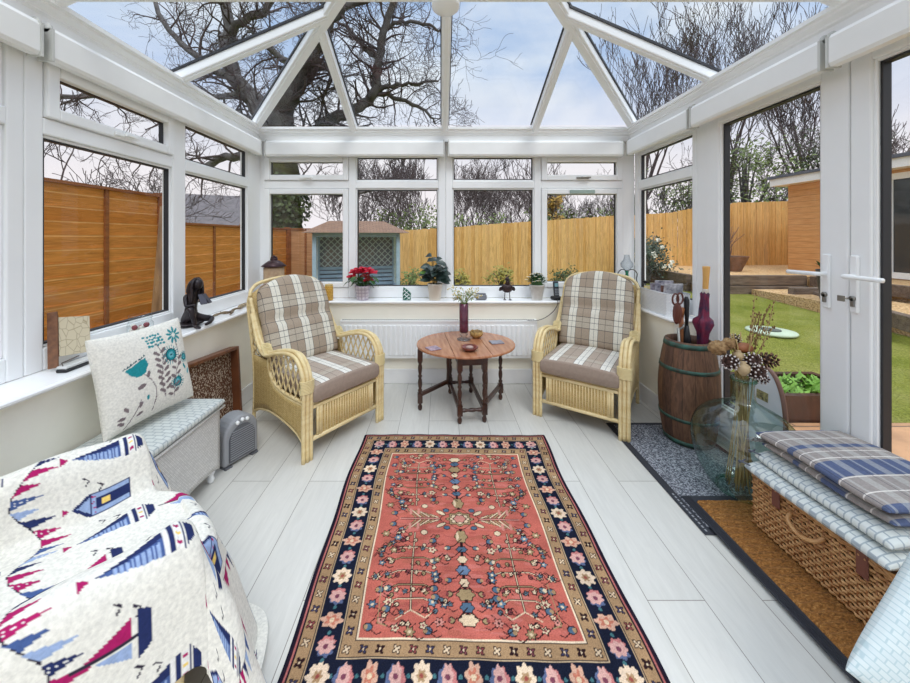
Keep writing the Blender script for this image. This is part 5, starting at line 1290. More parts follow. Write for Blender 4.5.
# ---- left sill
BZ = pm('dark_bronze_cast', (52, 42, 44), .35, .35, rgb2=(30, 24, 28), vscale=20)
def figurine():
    t = thing('bronze_figurine', 'dark bronze figurine of a seated long-haired person bent over an open book', 'figurine', (-1.595, 2.26, ZS), math.radians(78))
    me = bpy.data.meshes.new('body'); vs = [(0, 0, .045), (0, .0, .10), (.005, -.005, .16), (.0, -.015, .20), (-.005, -.045, .235), (-.005, -.06, .262),
          (-.04, -.005, .04), (-.075, -.085, .13), (-.06, -.10, .012), (-.065, -.145, .010), (.045, -.0, .038), (.10, -.07, .03), (.03, -.115, .02), (-.01, -.12, .014),
          (-.045, -.01, .19), (-.075, -.05, .135), (-.05, -.095, .145), (.048, -.005, .19), (.08, -.045, .135), (.045, -.09, .15)]
    es = [(0, 1), (1, 2), (2, 3), (3, 4), (4, 5), (0, 6), (6, 7), (7, 8), (8, 9), (0, 10), (10, 11), (11, 12), (12, 13), (3, 14), (14, 15), (15, 16), (3, 17), (17, 18), (18, 19)]
    rd = [.042, .032, .034, .024, .018, .026, .03, .020, .012, .009, .030, .018, .012, .009, .016, .012, .008, .016, .012, .008]
    me.from_pydata(vs, es, []); o = bpy.data.objects.new('body', me); COL.objects.link(o); o.parent = t; me.materials.append(BZ)
    m = o.modifiers.new('skin', 'SKIN'); m.use_smooth_shade = True
    for i, v in enumerate(me.skin_vertices[0].data): v.radius = (rd[i], rd[i]); v.use_root = i == 0
    s = o.modifiers.new('sub', 'SUBSURF'); s.levels = 2; s.render_levels = 2
    mb = MB(); mb.ball((-.005, -.058, .268), (.028, .032, .036), 16); mb.leaf((-.005, -.088, .262), (0, -1, -.3), (0, 0, 1), .012, .010); mb.build('head', BZ, t)
    mb = MB(); rn = random.Random(2)
    for k in range(34):
        a = PI * .0 + rn.uniform(-.3, PI + .3); x = math.cos(a) * .034; y = -.05 + math.sin(a) * .028
        mb.tube(spline([(-.005 + x * .3, -.055, .303), (-.005 + x * 1.05, y, .275), (-.005 + x * 1.25, y + .008 + rn.uniform(-.01, .01), .225), (-.005 + x * 1.3 + rn.uniform(-.01, .01), y - .01, .165 + rn.uniform(-.02, .03))], 4), [.009] * 9 + [.007] * 3 + [.003], 5)
    mb.build('hair', BZ, t)
    for sx in (-1, 1):
        mb = MB(); mb.box(0, sx * .036, -.003, .003, -.035, .035, 0, Matrix.Translation((.0, -.115, .175)) @ Matrix.Rotation(sx * .35, 4, 'Z') @ Matrix.Rotation(-.6, 4, 'X')); mb.build('book_page', pm('pewter', (78, 76, 84), .4, .6), t)
    mb = MB(); mb.ball((.0, .0, .018), (.085, .06, .018), 18, jit=lambda i, k: 1 + .05 * ((i + k * 3) % 3)); mb.build('base', BZ, t)
figurine()
DW = pm('driftwood', (150, 132, 108), .9, rgb2=(96, 80, 64), vscale=40)
t = thing('driftwood', 'small piece of forked driftwood lying on the left sill beside the figurine', 'driftwood', (-1.57, 2.62, ZS + .010))
mb = MB(); mb.tube(spline([(-.03, -.13, 0), (-.01, -.06, .006), (.015, .0, .0), (.01, .07, .010), (.03, .13, .004)], 4), [.006, .009, .010, .008, .009, .012, .011, .010, .009, .010, .012, .009, .008, .007, .007, .006, .004], 7); mb.tube([(.015, 0, .004), (.05, -.03, .006), (.06, -.08, .0)], [.009, .007, .004], 7); mb.tube([(-.01, -.06, .004), (-.04, -.03, .01)], [.007, .003], 6); mb.build('branch', DW, t)
t = thing('driftwood', 'paler thick driftwood piece on the left sill behind the armchair', 'driftwood', (-1.585, 2.84, ZS + .014))
mb = MB(); mb.tube(spline([(.02, -.1, 0), (.0, -.03, .004), (-.01, .05, .0), (.02, .11, .01)], 4), [.006, .010, .013, .014, .014, .013, .015, .016, .013, .012, .009, .006, .004], 8); mb.build('branch', pm('driftwood_pale', (186, 170, 142), .9, rgb2=(140, 122, 94), vscale=40), t)
t = thing('glass_jar', 'clear glass jar with coloured bits inside on the left sill behind the floral cushion', 'jar', (-1.60, 1.89, ZS))
mb = MB(); mb.lathe([(0, .002), (.05, .002), (.056, .012), (.056, .105), (.048, .12), (.048, .135), (.051, .137), (.051, .150), (.048, .152)], 28, cap=False); mb.build('jar', GLZ, t)
mb = MB(); rn = random.Random(6); [mb.ball((rn.uniform(-.03, .03), rn.uniform(-.03, .03), .02 + rn.uniform(0, .085)), .014, 7, rn.randrange(3)) for _ in range(28)]; tag(mb.build('pebbles', [pm('bit_a', (190, 180, 176), .6), pm('bit_b', (130, 50, 60), .6), pm('bit_c', (226, 220, 210), .6)], t), kind='stuff')
t = thing('parchment_plaque', 'cream cracked square plaque with a brown edge tilted against the left window', 'plaque', (-1.628, 1.575, ZS + .045), 0); t.rotation_euler = (math.radians(-10), math.radians(-10), math.radians(6))
T = NT('cracked_cream'); vo = T.node('ShaderNodeTexVoronoi', feature='DISTANCE_TO_EDGE', _Scale=28); T.l.new(T.coord(), vo.inputs['Vector']); T.color(T.ramp(vo.outputs[0], [(0, s2l((176, 156, 120))), (.05, s2l((222, 208, 178)))])); T.b.inputs['Roughness'].default_value = .7
mb = MB(); mb.box(-.006, .006, -.075, .075, 0, .165); mb.build('face', T.m, t)
mb = MB(); mb.box(-.008, .008, -.083, -.0755, -.0, .175); mb.build('edge', OAK_DK, t); 
mb = MB(); mb.box(-.03, .010, -.086, -.078, -.045, .19, b=.002); mb.build('stand', wood('stand_brown', (130, 86, 56), (96, 60, 38)), t)
t = thing('incense_holder', 'long flat black and white incense holder lying on the left sill below the plaque', 'holder', (-1.585, 1.60, ZS), math.radians(4))
mb = MB(); mb.box(-.022, .022, -.13, .13, 0, .014, b=.004); mb.build('base', BLACK, t); mb = MB(); mb.box(-.020, .020, -.128, .128, .014, .026, b=.003); mb.build('top', pm('holder_white', (206, 206, 204), .4), t)
mb = MB(); mb.tube([(0, -.12, .026), (.0, -.125, .04), (.0, -.05, .046)], .0025, 5); mb.build('stick', OAK_DK, t)
# ================================================================== GARDEN
def gz(x, y): return -.17 if x > 0 and y < 3 else -.17 + max(0, min(1, (y - 3) / 5)) * .36 * max(0, min(1, (x - 1) / 3))
GR = NT('lawn'); v1 = GR.noise(1.4, 4); v2 = GR.noise(60, 3, GR.coord((1, 1, 1)))
c_ = GR.ramp(v1, [(.3, s2l((118, 128, 50))), (.5, s2l((146, 150, 72))), (.7, s2l((166, 162, 98)))]); GR.color(GR.mix(1, c_, GR.ramp(v2, [(.3, (.6, .62, .5)), (.7, (1.35, 1.35, 1.3))]), 'MULTIPLY'))
GR.b.inputs['Roughness'].default_value = 1; GR.b.inputs['Specular IOR Level'].default_value = .1; GR.bump(v2, 1, .05)
P = np.zeros((60, 90, 3))
for j in range(60):
    for i in range(90):
        x = -30 + 60 * i / 89; y = -4 + 44 * j / 59; P[j, i] = (x, y, gz(x, y) if not (-1.86 < x < 1.96 and y < 3.5) else -.17)
tag(grid_obj('lawn', P, None, GR.m), 'green lawn spreading out beyond the french doors', 'lawn', None, 'structure')
mb = MB(); mb.box(1.97, 5.2, -2, 2.75, -.168, -.14)
T = NT('patio_stone'); b = T.node('ShaderNodeTexBrick', _Scale=1, offset=.5); b.inputs['Brick Width'].default_value = .6; b.inputs['Row Height'].default_value = .45; b.inputs['Mortar Size'].default_value = .008
for q, cc in (('Color1', (206, 158, 118)), ('Color2', (190, 142, 104)), ('Mortar', (120, 96, 76))): b.inputs[q].default_value = (*s2l(cc), 1)
T.l.new(T.coord(), b.inputs['Vector']); T.color(T.mix(1, b.outputs[0], T.ramp(T.noise(6, 4), [(.3, (.8,) * 3), (.7, (1.15,) * 3)]), 'MULTIPLY'))
struct(mb.build('patio', T.m), 'sandstone patio outside the french doors', 'patio')

# fences
ORW = lambda n, a, b, s=(1, 1, 9): wood(n, a, b, .8, s, 3, 0)
W_OR, W_ORD, W_PAL, W_PALD = ORW('orange_board', (204, 132, 58), (170, 100, 38)), ORW('orange_batten', (150, 88, 40), (120, 66, 28)), ORW('pale_board', (222, 176, 104), (190, 140, 74), (9, 9, .8)), ORW('grey_post', (160, 128, 92), (120, 92, 66), (6, 6, .8))
def board_var(name, c1, c2, c3, axis, step, st):
    t = NT(name); sp = t.node('ShaderNodeSeparateXYZ'); t.l.new(t.coord(), sp.inputs[0]); a = sp.outputs[axis] if axis == 'Z' else t.math('ADD', sp.outputs['X'], t.math('MULTIPLY', sp.outputs['Y'], .35))
    wn = t.node('ShaderNodeTexWhiteNoise', noise_dimensions='1D'); t.l.new(t.math('FLOOR', t.math('MULTIPLY', a, 1 / step)), wn.inputs['W'])
    c = t.ramp(wn.outputs['Value'], [(0, s2l(c1)), (.5, s2l(c2)), (1, s2l(c3))]); g = t.noise(3.2, 7, t.coord(st), 1.5, .6)
    if axis == 'Z': c = t.mix(t.ramp(t.math('FRACT', t.math('MULTIPLY', a, 1 / step)), [(0, (0, 0, 0)), (.9, (0, 0, 0)), (.94, (.8, .8, .8)), (1, (.3, .3, .3))]), c, s2l((236, 190, 130)))
    t.color(t.mix(1, c, t.ramp(g, [(.3, (.72, .68, .62)), (.7, (1.18, 1.16, 1.12))]), 'MULTIPLY')); t.b.inputs['Roughness'].default_value = .85; t.b.inputs['Specular IOR Level'].default_value = .15; t.bump(g, .3, .01); return t.m
W_PAL = board_var('pale_boards', (206, 160, 94), (226, 186, 122), (214, 174, 116), 'X', .1, (7, 7, .7))
W_OR = board_var('orange_boards', (196, 124, 56), (214, 144, 72), (204, 136, 70), 'Z', .135, (1, .8, 9))
W_PK = ORW('pinkish_board', (198, 150, 108), (170, 122, 84))
rnd = random.Random(5)
def lap_panel(parent, p, q, z0, z1, mat, bat, side=1):
    """overlapped horizontal boards between p and q with upright battens"""
    p, q = Vector((*p, 0)), Vector((*q, 0)); d = q - p; L = d.length; d.normalize(); n = Vector((-d.y, d.x, 0)) * side
    M = Matrix((d, n, Vector((0, 0, 1)))).transposed().to_4x4(); M.translation = p; mb = MB(); z = z0; 
    while z < z1 - .05:
        h = .135 + rnd.uniform(-.008, .008); k = 12; vs = []; 
        for i in range(k + 1):
            a = L * i / k; w = rnd.uniform(-.007, .007); vs += [(a, 0.012, z + w), (a, .0, min(z1, z + h + .02)), (a, .020, z + w), (a, .012, min(z1, z + h + .02))]
        fs = []
        for i in range(k): c = 4 * i; fs += [(c, c + 4, c + 5, c + 1), (c + 2, c + 3, c + 7, c + 6), (c, c + 2, c + 6, c + 4), (c + 1, c + 5, c + 7, c + 3)]
        mb.add([M @ Vector(v) for v in vs], fs, 0); z += h
    mb.build('lap_boards', mat, parent); mb = MB(); nb = max(2, int(L / .62))
    for i in range(nb + 1): a = .02 + (L - .04) * i / nb; mb.box(a - .02, a + .02, -.018, .002, z0, z1, 0, M)
    mb.box(0, L, -.03, .035, z1, z1 + .03, 0, M); mb.build('battens', bat, parent)
def fence_post(parent, x, y, z0, z1, mat, w=.05):
    mb = MB(); mb.box(x - w, x + w, y - w, y + w, z0, z1); mb.box(x - w - .008, x + w + .008, y - w - .008, y + w + .008, z1, z1 + .02); mb.build('post', mat, parent)
FX = -3.55
t = thing('lap_fence', 'orange horizontal-board garden fence running along the left side, nearest the windows', 'fence', (FX, 3, -.17))
def rel(parent): return parent
def lf(t, segs, mat, bat, ox):
    for (p, q, z1) in segs:
        lap_panel(t, (p[0] - ox[0], p[1] - ox[1]), (q[0] - ox[0], q[1] - ox[1]), .0, z1 + .17, mat, bat, 1)
        fence_post(t, q[0] - ox[0], q[1] - ox[1], 0, z1 + .20, bat)
lf(t, [((FX, .2), (FX, 2.3), 1.80), ((FX, 2.3), (FX, 4.5), 1.80)], W_OR, W_ORD, (FX, 3))
mb = MB(); mb.box(-.06, .06, -.03, .03, 0, 1.85, 0, Matrix.Translation((.22, 1.12, 0)) @ Matrix.Rotation(math.radians(-6), 4, 'X')); mb.build('leaning_post', W_PALD, t)
t = thing('lap_fence', 'lower orange board fence beyond the near left panels, seen in the second left window', 'fence', (FX, 6, -.17))
lf(t, [((FX, 4.7), (FX, 6.4), 1.47), ((FX, 6.4), (FX, 8.2), 1.47)], W_OR, W_ORD, (FX, 6))
t = thing('lap_fence', 'weathered pinkish board fence facing the room behind the red flowering plant', 'fence', (-2.6, 8.2, -.17))
lf(t, [((-3.5, 8.2), (-2.75, 8.2), 1.47), ((-2.75, 8.2), (-1.9, 8.25), 1.45)], W_PK, W_ORD, (-2.6, 8.2))
t = thing('board_fence', 'pale upright-board garden fence across the back of the garden', 'fence', (2, 9.6, -.17))
poly = [(-2.0, 8.9, 1.44), (-1.1, 9.4, 1.47), (4.9, 9.9, 1.90), (6.6, 10.3, 2.0), (7.2, 10.0, 2.15), (8.6, 10.3, 2.3), (12.2, 10.6, 2.42)]
for (x0, y0, h0), (x1, y1, h1) in zip(poly, poly[1:]):
    a, b = Vector((x0 - 2, y0 - 9.6, 0)), Vector((x1 - 2, y1 - 9.6, 0)); d = b - a; L = d.length; d.normalize(); n = Vector((-d.y, d.x, 0)); k = int(L / .1)
    npan = max(1, round(L / 1.9))
    for pn in range(npan):
        mb = MB()
        for i in range(int(k * pn / npan), int(k * (pn + 1) / npan)):
            f = i / k; q = a.lerp(b, f); h = h0 + (h1 - h0) * f + rnd.uniform(-.012, .012); M = Matrix((d, n, Vector((0, 0, 1)))).transposed().to_4x4(); M.translation = q
            mb.box(0, .106, -.006 + .012 * (i % 2), .012 + .012 * (i % 2), rnd.uniform(0, .02), h + .17, 0, M)
        mb.build('upright_boards', W_PAL, t)
    fence_post(t, b.x, b.y + .08, 0, h1 + .1, W_PALD, .045)
# terrace and sleeper steps on the right
SL = ORW('sleeper', (124, 106, 90), (86, 70, 60), (1, 8, 8)); GV = speck('gravel', ((150, 116, 84), (206, 168, 120), (226, 196, 156)), 40, .95, .8)
def slab(name, x0, x1, y0, y1, z0, z1, mat, label, cat, kind='structure'):
    mb = MB(); mb.box(x0, x1, y0, y1, z0, z1); o = mb.build(name, mat); tag(o, label, cat, None, kind); return o
slab('terrace', 5.3, 14, 7.4, 11, -.1, .48, GV, 'gravel terrace in front of the back fence', 'terrace'); slab('terrace', 7.6, 14, 4.6, 7.39, -.1, .48, GV, 'raised gravel terrace beside the cabin', 'terrace')
def sleeper(p, q, z, label):
    p, q = Vector((*p, z)), Vector((*q, z)); t = thing('railway_sleeper', label, 'sleeper', (p + q) / 2); mb = MB(); mb.beam((p - q) / 2, (q - p) / 2, .12, .2); bevel(mb.build('timber', SL, t), .012)
sleeper((5.2, 7.33), (7.5, 7.33), .41, 'dark timber sleeper edging the gravel terrace, upper course'); sleeper((5.2, 7.30), (7.5, 7.30), .20, 'dark timber sleeper edging the gravel terrace, lower course')
sleeper((5.24, 7.5), (5.24, 10.0), .41, 'timber sleeper along the left terrace edge, upper course'); sleeper((5.22, 7.5), (5.22, 10.0), .20, 'timber sleeper along the left terrace edge, lower course')
sleeper((7.53, 4.6), (7.53, 7.2), .41, 'timber sleeper along the right terrace edge, upper course'); sleeper((6.5, 6.6), (7.4, 6.6), .26, 'timber sleeper step halfway up to the terrace'); sleeper((5.9, 4.4), (6.9, 6.5), .20, 'timber sleeper step nearest the lawn on the right')
slab('terrace', 6.3, 7.46, 4.6, 7.2, -.1, .24, GV, 'lower gravel step beside the lawn', 'terrace')
# cabin on the right
t = thing('garden_cabin', 'light timber-clad garden cabin with white double doors beyond the french doors', 'cabin', (8.8, 7, .48))
T = NT('cladding'); sp = T.node('ShaderNodeSeparateXYZ'); T.l.new(T.coord(), sp.inputs[0]); fz = T.math('FRACT', T.math('MULTIPLY', sp.outputs['Z'], 1 / .14))
T.color(T.mix(1, T.ramp(T.noise(3, 6, T.coord((1, 1, 9))), [(.3, s2l((206, 150, 94))), (.7, s2l((226, 174, 118)))]), T.ramp(fz, [(0, (.45,) * 3), (.08, (1,) * 3)]), 'MULTIPLY')); T.b.inputs['Roughness'].default_value = .7; T.bump(fz, .6, .01)
mb = MB(); mb.box(0, 3.2, -3.6, 2.0, 0, 2.12); mb.build('wall', T.m, t)
mb = MB(); mb.box(-.28, 3.5, -3.9, 2.2, 2.12, 2.3); mb.build('roof_fascia', WHITE, t); mb = MB(); mb.box(-.32, 3.54, -3.94, 2.24, 2.3, 2.37); mb.build('roof', pm('felt_grey', (96, 100, 112), .8), t)
DKW = pm('dark_window', (60, 66, 70), .1)
for y0, y1 in ((-.72, .0), (-1.5, -.78)):
    mb = MB(); M = Matrix(((0, 1, 0, -.05), (1, 0, 0, 0), (0, 0, 1, 0), (0, 0, 0, 1))); ring(mb, M, y0, y1, .02, 2.05, .12, 0, .05); d = mb.build('door', WHITE, t)
    g = MB(); g.box(-.03, -.02, y0 + .12, y1 - .12, .14, 1.93); g.build('glass', DKW, d); h = MB(); yy = y0 + .05 if y0 > -1 else y1 - .05; h.box(-.08, -.05, yy - .015, yy + .015, .85, 1.1); h.box(-.11, -.08, yy - .015, yy + (.1 if y0 > -1 else -.1), 1.0, 1.03) if True else None; h.build('door_handle', STEEL, d)
# things on the terrace / lawn
def opot(name, label, loc, r0, r1, h, mat, plant=None):
    t = thing(name, label, 'plant pot', loc); pot(t, r0, r1, h, mat); return t
t = opot('terracotta_pot', 'wide stone-coloured pot with bare stems on the gravel terrace', (7.0, 8.6, .481), .22, .36, .36, pm('pot_stone', (140, 104, 82), .8, rgb2=(112, 84, 66), vscale=8))
mb = MB(); [mb.tube(spline([(0, 0, .34), (rnd.uniform(-.1, .1), 0, .6), (rnd.uniform(-.35, .35), rnd.uniform(-.2, .2), rnd.uniform(.7, 1.1))], 4), .007, 4) for _ in range(14)]; mb.build('bare_stems', pm('bare_stem', (120, 90, 76), .9), t)
t = opot('dark_planter', 'tall dark blue-grey planter with green leaves on the timber step', (6.62, 5.95, .245), .19, .24, .50, pm('pot_slate', (66, 70, 80), .4))
mb = MB(); [mb.leaf((rnd.uniform(-.12, .12), rnd.uniform(-.12, .12), .48), (rnd.uniform(-1, 1), rnd.uniform(-1, 1), 1.1), (0, 0, 1), .2, .06) for _ in range(60)]; mb.build('foliage', MG_, t)
t = thing('drain_cover', 'pale round stone slab set in the lawn', 'slab', (4.6, 4.95, gz(4.6, 4.95) - .005)); mb = MB(); mb.lathe([(0, 0), (.27, 0), (.28, .02), (.27, .035), (0, .035)], 28); mb.build('slab', pm('slab_pale', (186, 200, 176), .8), t)
mb = MB(); mb.lathe([(.07, .036), (.11, .036), (.11, .05), (.07, .05)], 16); mb.build('ring', pm('slab_dark', (90, 96, 90), .8), t)
t = thing('low_planter', 'dark timber-edged bed with low green plants just outside the french door', 'planter', (3.0, 3.02, -.16)); 
for b4 in ((-.42, .42, -.25, -.2), (-.42, .42, .2, .25), (-.42, -.37, -.2, .2), (.37, .42, -.2, .2)): mb = MB(); mb.box(*b4, 0, .22); mb.build('board', OAK_DK, t)
mb = MB(); mb.box(-.37, .37, -.2, .2, 0, .17); mb.build('soil', bpy.data.materials['potting_soil'], t)
mb = MB(); [mb.leaf((rnd.uniform(-.33, .33), rnd.uniform(-.17, .17), .165), (rnd.uniform(-1, 1), rnd.uniform(-1, 1), .8), (0, 0, 1), .11, .035, n=1) for _ in range(220)]; mb.build('foliage', pm('fresh_leaf', (120, 164, 62), .6), t)

# blue garden arbour
TE, TED = pm('teal_paint', (166, 186, 202), .6, rgb2=(148, 172, 190), vscale=8), pm('teal_shadow', (84, 112, 116), .7)
t = thing('garden_arbour', 'teal painted arbour with lattice sides, slatted bench and brown pitched roof', 'arbour', (-1.69, 7.15, -.17), math.radians(14))
w, d_, h = .78, .36, 1.52
for x in (-w, w):
    for y in (-d_, d_): mb = MB(); mb.box(x - .035, x + .035, y - .035, y + .035, 0, h); mb.build('post', TE, t)
for x in (-w, w): mb = MB(); mb.beam((x, -d_, h), (x, d_, h), .07, .08); mb.beam((x, -d_, .45), (x, d_, .45), .05, .07); mb.build('rail', TE, t)
for y in (-d_, d_): mb = MB(); mb.beam((-w, y, h), (w, y, h), .07, .1); mb.beam((-w, y, .82), (w, y, .82), .05, .06) if y > 0 else None; mb.build('rail', TE, t)
mb = MB(); mb.box(-.035, .035, d_ - .03, d_ + .03, .4, h); mb.build('post', TE, t)
LT = pm('lattice_pale', (206, 216, 212), .6)
def lattice(M, L, z0, z1, step=.13):
    mb = MB(); H = z1 - z0; k = -int(H / step) - 1
    for s in (0, 1):
        for i in range(k, int(L / step) + 2):
            a0 = i * step; pts = [(a0, 0), (a0 + H, H)]
            x0, x1 = max(0, a0), min(L, a0 + H)
            if x1 - x0 < .03: continue
            p = [(x0, x0 - a0), (x1, x1 - a0)]
            if s: p = [(L - x, z) for x, z in p]
            mb.beam(M @ Vector((p[0][0], .006 * s, z0 + p[0][1])), M @ Vector((p[1][0], .006 * s, z0 + p[1][1])), .010, .018)
    mb.build('lattice', LT, t)
mb = MB(); mb.box(-w, w, d_ + .04, d_ + .05, .4, h); mb.build('back_panel', pm('arbour_back', (132, 134, 146), .8, rgb2=(158, 146, 140), vscale=4), t)
MX = Matrix.Translation((-w, d_, 0)); lattice(MX, 2 * w, .85, h)
for x in (-w, w): lattice(Matrix.Translation((x, -d_, 0)) @ Matrix.Rotation(PI / 2, 4, 'Z'), 2 * d_, .5, h)
mb = MB(); [mb.box(-w + .04, w - .04, d_ - .045, d_ - .02, .46 + k * .085, .52 + k * .085) for k in range(4)]; mb.build('back_slats', TE, t)
mb = MB(); [mb.box(-w + .04, w - .04, -d_ + .02 + k * .12, -d_ + .12 + k * .12, .42, .445) for k in range(6)]; mb.build('seat_slats', TE, t)
RFM = weave_mat('shingle', (150, 116, 92), (132, 100, 80), (90, 66, 54), .12, .05, 'XY', .01)
mb = MB(); R0 = .98; D0 = .56
vs = [(-R0, -D0, h + .03), (R0, -D0, h + .03), (R0, D0, h + .03), (-R0, D0, h + .03), (-R0 * .55, 0, h + .27), (R0 * .55, 0, h + .27)]; mb.add(vs, [(0, 1, 5, 4), (2, 3, 4, 5), (1, 2, 5), (3, 0, 4), (3, 2, 1, 0)]); mb.build('roof', RFM, t)
# patterned cloth in the arbour is left to the lattice; houses beyond
def house(loc, rz, L, D, H, RH, label, rc, wc):
    t = thing('house', label, 'house', loc, rz); mb = MB(); mb.box(-L / 2, L / 2, -D / 2, D / 2, 0, H); mb.add([(-L / 2, -D / 2, H), (-L / 2, D / 2, H), (-L / 2, 0, H + RH * .98), (L / 2, -D / 2, H), (L / 2, D / 2, H), (L / 2, 0, H + RH * .98)], [(0, 1, 2), (3, 5, 4)]); mb.build('wall', pm('brick_' + str(len(bpy.data.materials)), wc, .9), t)
    mb = MB(); e = .4
    for s in (-1, 1): mb.add([(-L / 2 - e, s * (D / 2 + e), H - .15), (L / 2 + e, s * (D / 2 + e), H - .15), (L / 2 + e, 0, H + RH), (-L / 2 - e, 0, H + RH), (-L / 2 - e, s * (D / 2 + e), H - .3), (L / 2 + e, s * (D / 2 + e), H - .3), (L / 2 + e, 0, H + RH - .15), (-L / 2 - e, 0, H + RH - .15)], [(0, 1, 2, 3), (4, 7, 6, 5), (0, 4, 5, 1), (0, 3, 7, 4), (1, 5, 6, 2)])
    mb.build('roof', pm('tiles_' + str(len(bpy.data.materials)), rc, .9, rgb2=tuple(int(v * .85) for v in rc), vscale=3), t)
    for x in (-L * .3, 0, L * .3): mb = MB(); mb.box(x - .5, x + .5, -D / 2 - .04, -D / 2, H * .55, H * .85); mb.build('window', WHITE, t)
house((-17.5, 27, -.3), math.radians(25), 9, 7, 2.2, 2.6, 'grey-roofed house beyond the left fence', (118, 112, 116), (160, 140, 128))
0 and house((8.5, 46, -.3), math.radians(-4), 14, 8, 3.0, 2.8, 'distant low house behind the back hedge', (150, 118, 100), (196, 172, 148))

# ------------------------------------------------------------------ trees and shrubs
BARK = pm('oak_bark', (112, 108, 106), .95, rgb2=(72, 66, 66), vscale=3, bump=.6, bscale=12); BARKM = pm('mossy_bark', (84, 84, 50), .95, rgb2=(58, 54, 40), vscale=3, bump=.6, bscale=12)
TWIG = pm('dark_twig', (98, 82, 82), .95, rgb2=(70, 58, 60), vscale=1)
def grow(mb, p, d, L, r, depth, rnd, spread=.75, up=.12, rmin=.006, wig=.25, nseg=5, kids=3, m=0):
    pts = [p]; dd = d.normalized(); rr = [r]
    for i in range(nseg):
        dd = (dd + Vector((rnd.uniform(-wig, wig), rnd.uniform(-wig, wig), rnd.uniform(-wig, wig) + up * .5))).normalized(); pts.append(pts[-1] + dd * L / nseg); rr.append(max(rmin, r * (1 - .62 * (i + 1) / nseg)))
    mb.tube(pts, rr, 3 if r < .03 else 4 if r < .08 else 6, m, cap=False)
    if depth <= 0: return
    for k in range(kids + (depth > 1)):
        i = rnd.randint(1 if depth < 3 else 2, nseg); b = pts[i]; a = rnd.uniform(0, 2 * PI); ax = dd.orthogonal().normalized(); ax = Matrix.Rotation(a, 3, dd) @ ax
        nd = (dd * rnd.uniform(.5, 1) + ax * rnd.uniform(.5, 1.2) * spread + Vector((0, 0, up))).normalized()
        grow(mb, b, nd, L * rnd.uniform(.5, .78), max(rmin, rr[i] * .68), depth - 1, rnd, spread, up, rmin, wig, nseg if depth > 1 else 4, kids, m)
